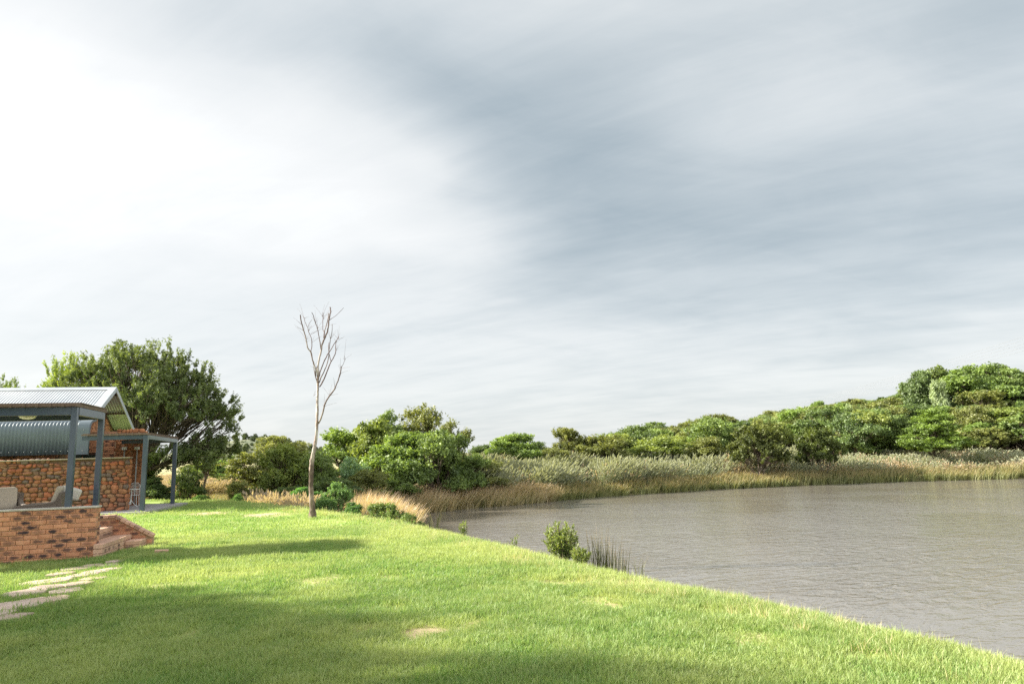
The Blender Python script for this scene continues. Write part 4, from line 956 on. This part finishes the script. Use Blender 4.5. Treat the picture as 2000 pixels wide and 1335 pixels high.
# --- hilltop trees and wood on the hill
HT = [(1812, 92, 722, 70, G_DARK, 'dark rounded tree at the start of the tallest hilltop group'), (1850, 95, 713, 80, (.8, .85, .6), 'dark tree with grey bare twigs on the hilltop'),
      (1925, 90, 710, 120, G_BRIGHT, 'broad bright green tree crowning the hill'), (1965, 93, 707, 90, G_MID, 'tall green tree on the crown of the hill beside the broad one'), (2010, 90, 716, 90, G_MID, 'hilltop tree cut off by the picture edge')]
for px, d, ty, w, c, lab in HT: plant('hill_tree', 'round', px, d, ty, w, c, lab, 'tree', 'trees on the wooded hill')
SKX = [1150, 1185, 1230, 1290, 1340, 1400, 1450, 1500, 1600, 1700, 1750, 1785, 1800, 2000, 2300]; SKY = [872, 852, 833, 821, 824, 806, 811, 801, 786, 776, 769, 776, 740, 728, 720]
tones = [('olive', G_OLIVE), ('bright green', G_BRIGHT), ('dark green', G_DARK), ('mid-green', G_MID), ('yellow-green', (1.28, 1.2, .85)), ('grey-green', (1.2, 1.2, 1.25))]
placed = []
hill_list = []
LM = [(1118, 'brownish twiggy tree'), (1230, 'wide olive bush'), (1320, 'long yellow-green bush'), (1400, 'low olive bush'), (1487, 'big rounded bush'), (1597, 'tall gold-topped bush'), (1700, 'edge tree'), (1826, 'conical tree'), (1925, 'round olive bush'), (2020, 'large yellow-green tree')]
tries = 0
r_ = np.random.default_rng(77)
nh = 0
while nh < 285 and tries < 9000:
    tries += 1; px = 1170 + r_.random() * 1000; dep = 70 + 58 * r_.random() ** 1.1
    if (1745 < px < 1900 or 1410 < px < 1665) and dep < 82: continue
    g = at_depth(px, 850, dep); x, y = g[0], g[1]
    if any((x - a) ** 2 + (y - b) ** 2 < (2.1 + (dep - 68) * .02) ** 2 for a, b in placed): continue
    z = hz(x, y); lim = np.interp(px, SKX, SKY) + r_.uniform(-3, 20); hh = r_.uniform(2.6, 5.2)
    zt = min(z + hh, at_depth(px, lim, dep)[2])
    if zt - z < 1.9: continue
    tn, tc_ = tones[r_.choice(6, p=[.25, .2, .15, .22, .12, .06])]; v_ = r_.uniform(.85, 1.15); col = tuple(k * v_ for k in tc_)
    row = 'low' if dep < 80 else ('midway' if dep < 98 else ('high' if dep < 112 else 'topmost'))
    lm = min(LM, key=lambda q: abs(q[0] - px)); sz = 'tall' if zt - z > 4.3 else ('small' if zt - z < 2.9 else 'middling'); side = 'thicket side' if px < lm[0] else 'hilltop side'
    kk_ = r_.choice(['hill', 'dense', 'mound', 'spray', 'round'], p=[.45, .2, .13, .12, .1]); cm, tm, top, wd = PT[kk_][r_.integers(len(PT[kk_]))]; w = (zt - z) * r_.uniform(.95, 1.3)
    t = empty('hill_tree', (x, y, z), r_.random() * 6.28); tag(t, '%s %s tree %s on slope behind %s, %s' % (sz, tn, row, lm[1], side), 'tree', 'trees of the wooded slope')
    s_ = (w / wd, w / wd, (zt - z) / top / 1.03); link('crown', cm, t, scl=s_, color=col); link('trunk', tm, t, scl=s_)
    placed.append((x, y)); nh += 1; hill_list.append((px, t))
by = {}
for px, t in sorted(hill_list, key=lambda q: q[0]): by.setdefault(t['label'], []).append(t)
for lab_, ts in by.items():
    if len(ts) > 1:
        for q, t in enumerate(ts): t['label'] = lab_.replace('hilltop side', '').replace('thicket side', '').rstrip(', ') + ', ' + ('nearest the thicket', 'second from the thicket', 'third from the thicket', 'fourth from the thicket', 'fifth from the thicket', 'sixth from the thicket')[min(q, 5)] + (' on its hilltop side' if 'hilltop' in lab_ and len(lab_.split()) < 9 else '')

# --- big thorn trees behind the house
GL = [(0, 0, 5.4, 3.9, 3.6, 2.3), (-.6, 0, 7.0, 2.7, 2.5, 1.5), (3.1, 0, 4.3, 2.0, 2.2, 1.9), (-3.2, .3, 4.9, 1.9, 2.2, 1.7), (0, -2.6, 4.6, 2.4, 1.8, 1.6), (.2, 2.4, 4.6, 2.4, 1.8, 1.6), (1.9, 0, 6.3, 1.9, 2, 1.4),
      (4.0, .2, 2.9, 1.3, 1.4, 1.2), (-2.4, 0, 6.6, 1.5, 1.6, 1.0), (2.6, -1.2, 2.6, 1.5, 1.3, 1.0), (1.2, -1.6, 2.3, 1.9, 1.5, .9), (-1.5, -1.4, 2.8, 1.8, 1.4, 1.0)]
PT['giant'] = [tree_meshes('giant', 501, GL, 950, 90, .06, .27, .42, .22, .22, 16, .42, LEAF, aspect=2.8, up=.05, twig=.9, upright=.35)]
PT['giant2'] = [tree_meshes('giant2', 502, GL[:7], 620, 80, .07, .32, .42, .20, .25, 11, .42, LEAF, aspect=2.6, up=.05, upright=.3)]
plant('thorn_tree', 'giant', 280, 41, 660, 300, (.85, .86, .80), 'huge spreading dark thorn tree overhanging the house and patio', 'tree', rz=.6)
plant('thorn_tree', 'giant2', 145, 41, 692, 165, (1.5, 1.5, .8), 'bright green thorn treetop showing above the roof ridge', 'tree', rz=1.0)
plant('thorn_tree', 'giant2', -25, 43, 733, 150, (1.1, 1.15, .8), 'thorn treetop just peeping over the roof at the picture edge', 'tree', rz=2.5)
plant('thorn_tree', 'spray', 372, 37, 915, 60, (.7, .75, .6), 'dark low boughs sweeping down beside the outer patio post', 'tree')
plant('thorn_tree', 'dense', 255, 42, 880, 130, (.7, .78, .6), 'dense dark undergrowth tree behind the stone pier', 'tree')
# --- trees off to the side of the photographer that shade the near lawn
for (x, y, h, w, key, lab) in [(-14.5, 7.3, 6.6, 4.8, 'giant2', 'spreading garden tree beyond the picture edge, the one closest to the flagstone path'), (-10.8, 5.4, 6.0, 3.7, 'giant2', 'garden tree beyond the picture edge, the one closest to the viewpoint'),
        (-18.5, 6.6, 8.4, 5.5, 'giant2', 'tallest garden tree beyond the picture edge'), (-12.4, 3.4, 6.6, 5.0, 'giant2', 'garden tree beyond the picture edge, second from the viewpoint')]:
    cm, tm, top, wd = PT[key][0]; t = empty('shade_tree', (x, y, hz(x, y)), rng.random() * 6.28)
    tag(t, lab, 'tree', 'shade trees beside the garden')
    s_ = (w / wd, w / wd, h / top); link('crown', cm, t, scl=s_, color=(.9, .9, .7)); link('trunk', tm, t, scl=s_)

# --- far hill and its bush cover
hx, hy = at_depth(505, 880, 800)[:2]
nx, ny = 60, 24; V = []
for i in range(nx):
    for j in range(ny):
        a = i / (nx - 1) * 2 - 1; b = j / (ny - 1) * 2 - 1; x = hx + a * 260; y = hy + b * 200
        z = 26 * math.exp(-(((x - hx) / 62) ** 2)) * .82 + 6 * math.exp(-((x - hx + 30) / 150) ** 2); V.append((x, y, -2 + (z + 6) * max(0, 1 - b * b) ** .8))
i = np.arange(nx - 1)[:, None] * ny; j = np.arange(ny - 1)[None]
Fc = np.stack([i + j, i + ny + j, i + ny + j + 1, i + j + 1], -1).reshape(-1, 4)
tag(link('hill', mesh_np('hill', np.array(V), Fc, True, [plain('far_scrub', (.13, .16, .09), (.20, .21, .12), 1, 0, .05, .1, .1)])), kind='structure')
Va = np.array(V); k = rng.integers(0, len(Va), 900); P = Va[k] + rng.normal(0, 4, (900, 3)) * np.array([1, 1, 0]); kk = (Va[k][:, 2] > 0) & (Va[k][:, 0] < hx + 90); P = P[kk]
hp = proto('hill_bush', PT['hill'][0][0]); hp2 = proto('hill_bush2', PT['hill'][3][0])
FAR_LEAF = leaf_mat('far_leaf', (.06, .095, .04), (.15, .19, .075), .3, True)
def recol(pr, mat): me = pr.data.copy(); me.materials.clear(); me.materials.append(mat); return proto(pr.name, me)
hp, hp2 = recol(hp, FAR_LEAF), recol(hp2, FAR_LEAF)
sc_ = 1.0 + 1.3 * rng.random(len(P)); scatter('hill_woodland', P - np.array([0, 0, 1.5]), np.stack([0 * sc_, 0 * sc_, rng.random(len(P)) * 6], 1), np.stack([sc_, sc_, sc_], 1), rng.random(len(P)), [hp, hp2], 'scrubby bush cover on the distant hill', 'woodland')
plant('hilltop_tree', 'round', 499, 790, 869, 10, G_DARK, 'lone tree on top of the distant hill', 'tree')
# scattered field trees far off
for (px, d, ty, w, c, lab) in [(455, 170, 889, 34, G_MID, 'round tree far across the straw field at the foot of the hill'), (478, 230, 894, 40, G_OLIVE, 'wide olive tree far across the field below the hill'),
                               (430, 300, 897, 30, G_MID, 'distant tree line clump beneath the hill slope'), (412, 140, 900, 26, G_OLIVE, 'olive bush far out in the straw field'), (370, 120, 905, 40, G_OLIVE, 'field bush far behind the patio post')]:
    plant('field_tree', 'round', px, d, ty, w, c, lab, 'tree')

# ------------------------------------------------------------------ reeds and plume grass on the far bank
def belt(n, d0, d1, a0, a1, r0=30, r1=110):
    rr_2 = r0 + (r1 - r0) * rng.random(n); aa = np.radians(a0 + rng.random(n) * (a1 - a0)); X = rr_2 * np.sin(aa); Y = rr_2 * np.cos(aa)
    d = pond_d(X, Y); k = (d > d0) & (d < d1) & (crest_s(X, Y) < -2.5); return X[k], Y[k], d[k]
TAN = leaf_mat('tan_reed', (.17, .20, .08), (.60, .50, .31), .35, True, ((.66, .48, .32), .6))
GREENR = leaf_mat('green_gold_sedge', (.09, .14, .045), (.33, .33, .14), .35, True, ((.45, .33, .17), .55))
PLUME = leaf_mat('pale_plume_grass', (.09, .13, .06), (.29, .33, .20), .35, True, ((.36, .38, .27), .65))
PINK = leaf_mat('dry_plume_grass', (.15, .14, .07), (.44, .37, .24), .35, True, ((.52, .43, .32), .6))
def put(name, X, Y, tint, hs, protos, label, cat='reeds', wind=.1, wsc=1.0, zoff=0.0):
    m_ = len(X); z = H(X, Y); z = np.maximum(z, -1.75)
    scatter(name, np.stack([X, Y, z + zoff], 1), np.stack([rng.normal(0, .08, m_), rng.normal(wind, .09, m_), rng.random(m_) * 0 + rng.normal(0, .5, m_)], 1),
            np.stack([wsc * (.8 + .4 * rng.random(m_)), wsc * (.8 + .4 * rng.random(m_)), hs], 1), tint, protos, label, cat)
W_ = (.16, 0)
tan = [blades('tan%d' % i, 18, .28, 1.35, .038, .15, .7, TAN, 70 + i, 5, W_, .3) for i in range(4)]
sedge = [blades('sed%d' % i, 22, .28, .85, .034, .28, .6, GREENR, 80 + i, 4, W_, .3) for i in range(4)]
plume = [blades('plu%d' % i, 30, .40, 1.45, .038, .42, .55, PLUME, 90 + i, 4, (.22, 0), .3, heads=.5) for i in range(4)]
pink = [blades('pin%d' % i, 26, .40, 1.35, .036, .42, .55, PINK, 95 + i, 4, (.22, 0), .3, heads=.5) for i in range(3)]
# pale reed bed at the left end of the inlet
n = 9000; X = -14 + 20 * rng.random(n); Y = 29 + 22 * rng.random(n); azv = np.degrees(np.arctan2(X, Y)); d = pond_d(X, Y); s = crest_s(X, Y)
pxv = 1000 + F_PX * X / Y
k = (s < -2.6) & (pxv > 688) & (pxv < 1075) & (d > -.5) & (d < 2.6) & (Y > 30) & (H(X, Y) > -1.95); X, Y = X[k], Y[k]; pxv = pxv[k]
print('tan', len(X))
put('pale_reed_bed', X, Y, np.clip(rng.normal(.55, .25, len(X)), 0, 1), (.68 + .3 * rng.random(len(X))) * (1 - .25 * sst(900, 1060, pxv)), tan, 'tall straw-coloured reeds bending over the end of the inlet')
X, Y, d = belt(26000, -.25, 1.9, -4, 48, 44, 90); k = rng.random(len(X)) < 1.0; X, Y, d = X[k], Y[k], d[k]; az_ = np.degrees(np.arctan2(X, Y))
print('sedge', len(X))
put('waterside_sedge', X, Y, np.clip(.25 + .4 * vnoise(X, Y, 2.2, 12) + rng.normal(0, .2, len(X)), 0, 1), .8 + .5 * vnoise(X, Y, 3, 13), sedge, 'green and gold sedge lining the far water edge')
X, Y, d = belt(24000, 1.6, 13.5, -7, 50, 46, 110); pn = vnoise(X, Y, 2.6, 21); k = rng.random(len(X)) < (.16 + .75 * sst(.35, .6, pn)); X, Y, pn, d = X[k], Y[k], pn[k], d[k]
kind = vnoise(X, Y, 1.9, 22) * .75 + .45 * rng.random(len(X)) - .05; az_ = np.degrees(np.arctan2(X, Y)); hs = (.6 + .5 * pn + .3 * rng.random(len(X))) * (1 - .4 * sst(20, 28, az_)); a = kind < .62 + .12 * sst(25, 5, az_)
print('plume', len(X))
put('pale_plume_grass', X[a], Y[a], np.clip(.2 + .7 * vnoise(X[a], Y[a], 1.7, 23) + rng.normal(0, .15, a.sum()), 0, 1), hs[a], plume, 'pale blue-green plume grass covering the far bank behind the sedge')
put('dry_plume_grass', X[~a], Y[~a], np.clip(rng.normal(.5, .25, (~a).sum()), 0, 1), hs[~a], pink, 'dry pinkish plume grass patches on the far bank')
# pinkish reeds beyond the lawn crest, left of the bare tree
n = 3500; X = -18 + 14 * rng.random(n); Y = 30 + 12 * rng.random(n); pxv = 1000 + F_PX * X / Y; s = crest_s(X, Y); k = (s < -2.2) & (s > -5) & (pxv > 488) & (pxv < 610) & (Y > 29); X, Y = X[k], Y[k]
put('pinkish_reeds', X, Y, .6 * rng.random(len(X)), .56 + .22 * rng.random(len(X)), pink, 'pinkish dry reeds beyond the lawn between the thorn trees and bare trunk', zoff=.05)
# straw field grass
X, Y = cand(62, 130, 9000, -36, -12); put('straw_field_grass', X, Y, rng.random(len(X)), .35 + .25 * rng.random(len(X)), pink, 'straw-coloured grass of the open field', 'grass', wsc=1.5)
X, Y = cand(38, 62, 5000, -36, -10); k = (crest_s(X, Y) < -3) & (pond_d(X, Y) > 2); X, Y = X[k], Y[k]
put('rough_verge_grass', X, Y, .5 * rng.random(len(X)), .25 + .35 * rng.random(len(X)), sedge, 'rough green-brown grass between the lawn edge and field', 'grass')

# --- plants on the near water edge
def near_plant(name, proto_objs, px, py, hs, ws, lab, cat, mat=None, zoff=0.0, spread=0.0, k=1, part='foliage', wz=None):
    P = ground_hit(px, py) if wz is None else on_z(px, py, wz); t = empty(name, tuple(P)); tag(t, lab, cat)
    for i in range(k):
        o = link(part, proto_objs[i % len(proto_objs)].data, t, (rng.normal() * spread, rng.normal() * spread, zoff), (0, 0, rng.random() * 6), (ws, ws, hs)); 
    return t
WILLOWY = leaf_mat('shore_shrub_leaf', (.12, .19, .04), (.30, .36, .10), .4, False, objcol=False)
def leafy_shrub(name, px, py, h, w, nst, lab, seed, dark=False, wz=None, dens=46):
    """upright stems carrying narrow leaves"""
    r_ = np.random.default_rng(seed); P0 = ground_hit(px, py) if wz is None else on_z(px, py, wz); t = empty(name, tuple(P0)); tag(t, lab, 'shrub')
    V = []; Fc = []; tint = []; sm = MB()
    for i in range(nst):
        a = r_.random() * 6.28; q = r_.random() ** .6; tip = np.array([math.cos(a) * w * .5 * q, math.sin(a) * w * .5 * q, h * (.62 + .4 * r_.random()) * (1 - .3 * q * q)]); b0 = tip * np.array([.25, .25, 0])
        C_ = curve(b0, tip, 6, r_, .06, -.2); sm.tube([tuple(c) for c in C_], np.linspace(.008, .003, 6), 4)
        for j in range(dens):
            f = .15 + .85 * r_.random(); p = C_[min(5, int(f * 5))] * (1 - (f * 5) % 1) + C_[min(5, int(f * 5) + 1)] * ((f * 5) % 1)
            dr = r_.normal(size=3) * .6 + np.array([tip[0], tip[1], .9]) ; dr /= np.linalg.norm(dr); sd_ = np.cross(dr, r_.normal(size=3)); sd_ /= np.linalg.norm(sd_); L_ = .085 * (.6 + .7 * r_.random()) * max(.8, h)
            b = len(V); V += [p, p + dr * L_ * .5 + sd_ * L_ * .13, p + dr * L_, p + dr * L_ * .5 - sd_ * L_ * .13]; Fc.append((b, b + 1, b + 2, b + 3)); tint += [np.clip(f * .7 + .2 * r_.normal(), 0, 1)] * 4
    link('foliage', mesh_np('foliage', np.array(V), np.array(Fc), False, [WILLOWY], dict(tint=tint)), t); sm.build('stems', BARK, t)
    return t
leafy_shrub('shore_shrub', 1098, 1104, .95, .85, 95, 'leafy green shrub on the near water edge beside the rushes', 5, wz=-.75)
leafy_shrub('shore_shrub', 1135, 1114, .50, .5, 40, 'low tangled reddish green growth at the foot of the water edge shrub', 6, wz=-.75)
leafy_shrub('shore_sprig', 905, 1050, .5, .25, 8, 'small upright sprig at the lawn lip by the inlet', 7, dens=30, wz=-.4)
leafy_shrub('shore_sprig', 1006, 1075, .45, .3, 4, 'tiny leaning sprig between the inlet sprig and the shrub', 8, dens=24, wz=-.5)
RUSH = leaf_mat('dark_rush', (.13, .15, .06), (.30, .27, .13), .3, False, objcol=False)
RED_M = leaf_mat('dark_rush_tuft', (.07, .09, .035), (.18, .16, .07), .3, True, ((.25, .17, .10), .6))
rush = [blades('rush%d' % i, 42, .13, .55, .009, .12, .15, RED_M, 110 + i, 4, (.02, 0), .35) for i in range(2)]
rush2 = [blades('rush%d' % (5 + i), 16, .10, .55, .008, .28, .4, RED_M, 120 + i, 4, (.02, 0), .35) for i in range(2)]
for (px, py, hs, ws, pr, lab) in [(1172, 1122, 1.5, 1.8, rush, 'dark rush clump standing in the water beside the shrub'), (1190, 1126, 1.25, 1.6, rush, 'shorter rush clump touching the first one'),
                              (1212, 1136, 1.4, 1.6, rush, 'rush clump at the outer end of the row by the lawn'), (1248, 1122, 1.0, 1.6, rush2, 'few thin curved rushes standing alone in open water'),
                              (848, 1030, 1.5, 2.4, rush2, 'brown weedy rushes at the mouth of the inlet')]:
    near_plant('rush_clump', pr, px, py, hs, ws, lab, 'rushes', wz=-1.62 if px > 1200 else -1.0, part='blades')

# ------------------------------------------------------------------ bare tree
mt, nt = new_mat('bare_tree_bark'); pos = geo_pos(nt)
n = nz(nt, 6, 5, .6, vec=pos, stretch=(1, 1, .35)); n2 = nz(nt, 40, 4, .6, vec=pos, stretch=(1, 1, .3)); sepz = N(nt, 'ShaderNodeSeparateXYZ'); nt.links.new(pos, sepz.inputs[0])
pale = mixrgb(nt, rmp(nt, n, .42, .6), (.60, .56, .52), (.26, .19, .16)); brown = mixrgb(nt, rmp(nt, n, .4, .6), (.20, .135, .12), (.11, .075, .07))
rough_ = mixrgb(nt, rmp(nt, n, .35, .6), (.34, .27, .22), (.11, .08, .065)); lowf = rmp(nt, sepz.outputs[2], 1.2, 2.6)
c = mixrgb(nt, lowf, rough_, pale); c = mixrgb(nt, attr(nt, 'thin'), c, brown); principled(nt, c, .85, 0, n2, .7, .01, .2); BARE = mt
DB = ground_hit(611, 1013)
DEP = DB[1]
def bp(px, py, off=0.0):
    p = at_depth(px, py, DEP + off); return p
z4 = lambda L_: [(440 + x / 2.902, 580 + y / 2.902) for x, y in L_]
z7 = lambda L_: [(560 + x / 8.9, 590 + y / 8.9) for x, y in L_]
PXM = DEP / F_PX * 1.02
t = empty('bare_tree', tuple(DB)); tag(t, 'tall slender leafless tree with pale peeling trunk standing alone on the lawn', 'tree')
inv = -np.array(DB)
def limb(pts, r0, r1, name='branch', off=0.0, sub=3, jit=.5, thin=1.0, n=7, warp=0.0):
    P = np.array([bp(x, y, off * (i / max(1, len(pts) - 1))) for i, (x, y) in enumerate(pts)]); m_ = len(P)
    tt = np.linspace(0, m_ - 1, (m_ - 1) * sub + 1); Q = np.stack([np.interp(tt, np.arange(m_), P[:, k]) for k in range(3)], 1)
    # smooth
    for _ in range(1): Q[1:-1] = Q[1:-1] * .5 + (Q[:-2] + Q[2:]) * .25
    Q[1:-1] += rng.normal(0, .004 * jit * 2, Q[1:-1].shape)
    R_ = np.linspace(r0, r1, len(Q)) * PXM * (1 + rng.normal(0, .07, len(Q))); V, Fc = tube_np(Q, R_, n)
    o = link(name, mesh_np(name, V + inv, Fc, True, [BARE], dict(thin=np.ones(len(V)) * thin if np.isscalar(thin) else np.repeat(np.linspace(*thin, len(Q)), n))), t); return Q
trk = z4([(497, 1262), (494, 1200), (487, 1120), (486, 1050), (488, 990), (490, 930), (500, 880), (510, 830), (517, 780), (520, 720), (522, 640), (522, 560), (524, 500), (525, 450), (524, 400)])
P = np.array([bp(x, y) for x, y in trk]); rad = np.array([8.5, 5.2, 4.3, 4.0, 4.2, 4.0, 3.5, 3.0, 2.7, 2.4, 2.25, 2.1, 1.9, 1.8, 1.5]) * PXM
tt = np.linspace(0, 14, 71); Q = np.stack([np.interp(tt, np.arange(15), P[:, k]) for k in range(3)], 1); Q[1:-1] = Q[1:-1] * .5 + (Q[:-2] + Q[2:]) * .25; Rr = np.interp(tt, np.arange(15), rad)
V, Fc = tube_np(Q, Rr, 14); V += rng.normal(0, .006, V.shape); link('trunk', mesh_np('trunk', V + inv, Fc, True, [BARE], dict(thin=np.zeros(len(V)))), t)
limb(z4([(528, 715), (540, 690), (557, 640), (565, 600), (590, 560), (620, 520), (640, 470), (655, 420), (658, 392)]), 1.7, .8, off=-.5, thin=(.6, 1))
limb(z7([(905, 1335), (935, 1230), (935, 1150), (990, 1060), (1020, 980), (1000, 930)]), .55, .25, 'twig', -.5)
main = z7([(540, 1400), (555, 1250), (545, 1100), (570, 950), (600, 830), (615, 730), (650, 640), (700, 530), (720, 440), (730, 330), (745, 240), (765, 150), (752, 85)])
limb(main, 1.8, 1.1, off=.2, thin=(0.2, 1))
limb(z7([(650, 610), (655, 520), (690, 400), (715, 300), (728, 190)]), .9, .8, off=.3, thin=.7); limb(z7([(640, 620), (655, 520), (625, 480), (628, 300), (632, 180)]), .8, .4, off=.5)
limb(z7([(600, 830), (585, 750), (560, 600), (535, 450), (490, 340), (465, 230), (435, 175)]), .9, .6, off=-.3)
limb(z7([(540, 1400), (500, 1300), (480, 1200), (470, 1130)]), 1.2, .6, off=-.1, thin=.7); limb(z7([(500, 1290), (500, 1215), (530, 1110)]), 1.0, .8, off=-.1)
limb(z7([(545, 1330), (520, 1200), (490, 1130), (450, 1000), (420, 860), (360, 790), (335, 650), (300, 500), (265, 400), (245, 300), (235, 218)]), 1.4, 1.0, off=-.4, thin=(0.2, 1))
limb(z7([(420, 860), (440, 760), (430, 620), (380, 520), (365, 440), (320, 340), (290, 250)]), .8, .4, off=.3); limb(z7([(365, 440), (400, 350), (440, 300)]), .4, .3, 'twig')
limb(z7([(565, 1290), (580, 1200), (640, 1050), (710, 900), (745, 860), (830, 720), (905, 600)]), 1.1, .7, off=.5)
limb(z7([(560, 1400), (590, 1320), (650, 1200), (700, 1080), (735, 900), (740, 800), (760, 640), (790, 520), (790, 380)]), 1.1, .45, off=-.5)
limb(z7([(570, 1470), (650, 1335), (720, 1150), (770, 1025), (830, 940), (855, 840), (845, 760), (860, 690)]), 1.3, .6, off=.7)
limb(z7([(770, 1025), (740, 930), (720, 800), (735, 700)]), .7, .6, off=.2); limb(z7([(745, 310), (850, 240), (990, 95)]), .5, .35, 'twig', .1)
tips = z7([(265, 400), (300, 500), (335, 650), (345, 700), (440, 700), (380, 500), (420, 560), (540, 450), (500, 360), (300, 280), (632, 300), (745, 300), (760, 640), (860, 700), (900, 640), (935, 1150), (1000, 1000), (850, 850), (470, 1130), (620, 250)]) + z4([(590, 560), (640, 480), (655, 430), (620, 520), (500, 560), (560, 620)])
for (x, y) in tips:
    for q in range(4):
        dx = rng.normal() * 9 + (-4 if x < 600 else 3); dy = -abs(rng.normal()) * 12 - 2; limb([(x, y), (x + dx * .4, y + dy * .5), (x + dx, y + dy)], .22, .1, 'twig', rng.normal() * .3, 2, .3, n=4)

# ------------------------------------------------------------------ power lines
CAB = plain('cable', (.25, .26, .28), None, .6)
names = ['uppermost', 'second', 'middle', 'fourth', 'lowest']
for k in range(5):
    a = at_depth(2300, 560 + k * 9 , 90); b = at_depth(1380, 822 + k * 2.2, 420); pts = []
    for i in range(40):
        f = i / 39; p = a * (1 - f) + b * f; p = p.copy(); p[2] -= 9 * 4 * f * (1 - f) * .33; pts.append(tuple(p))
    o = MB().tube(pts, np.linspace(.018, .035, 40), 5, False).build('power_cable', CAB, None)
    tag(o, '%s of the five thin power cables crossing the sky above the hill' % names[k], 'cable', 'power cables above the hill')
print('objects', len(bpy.data.objects), 'hill trees', nh)
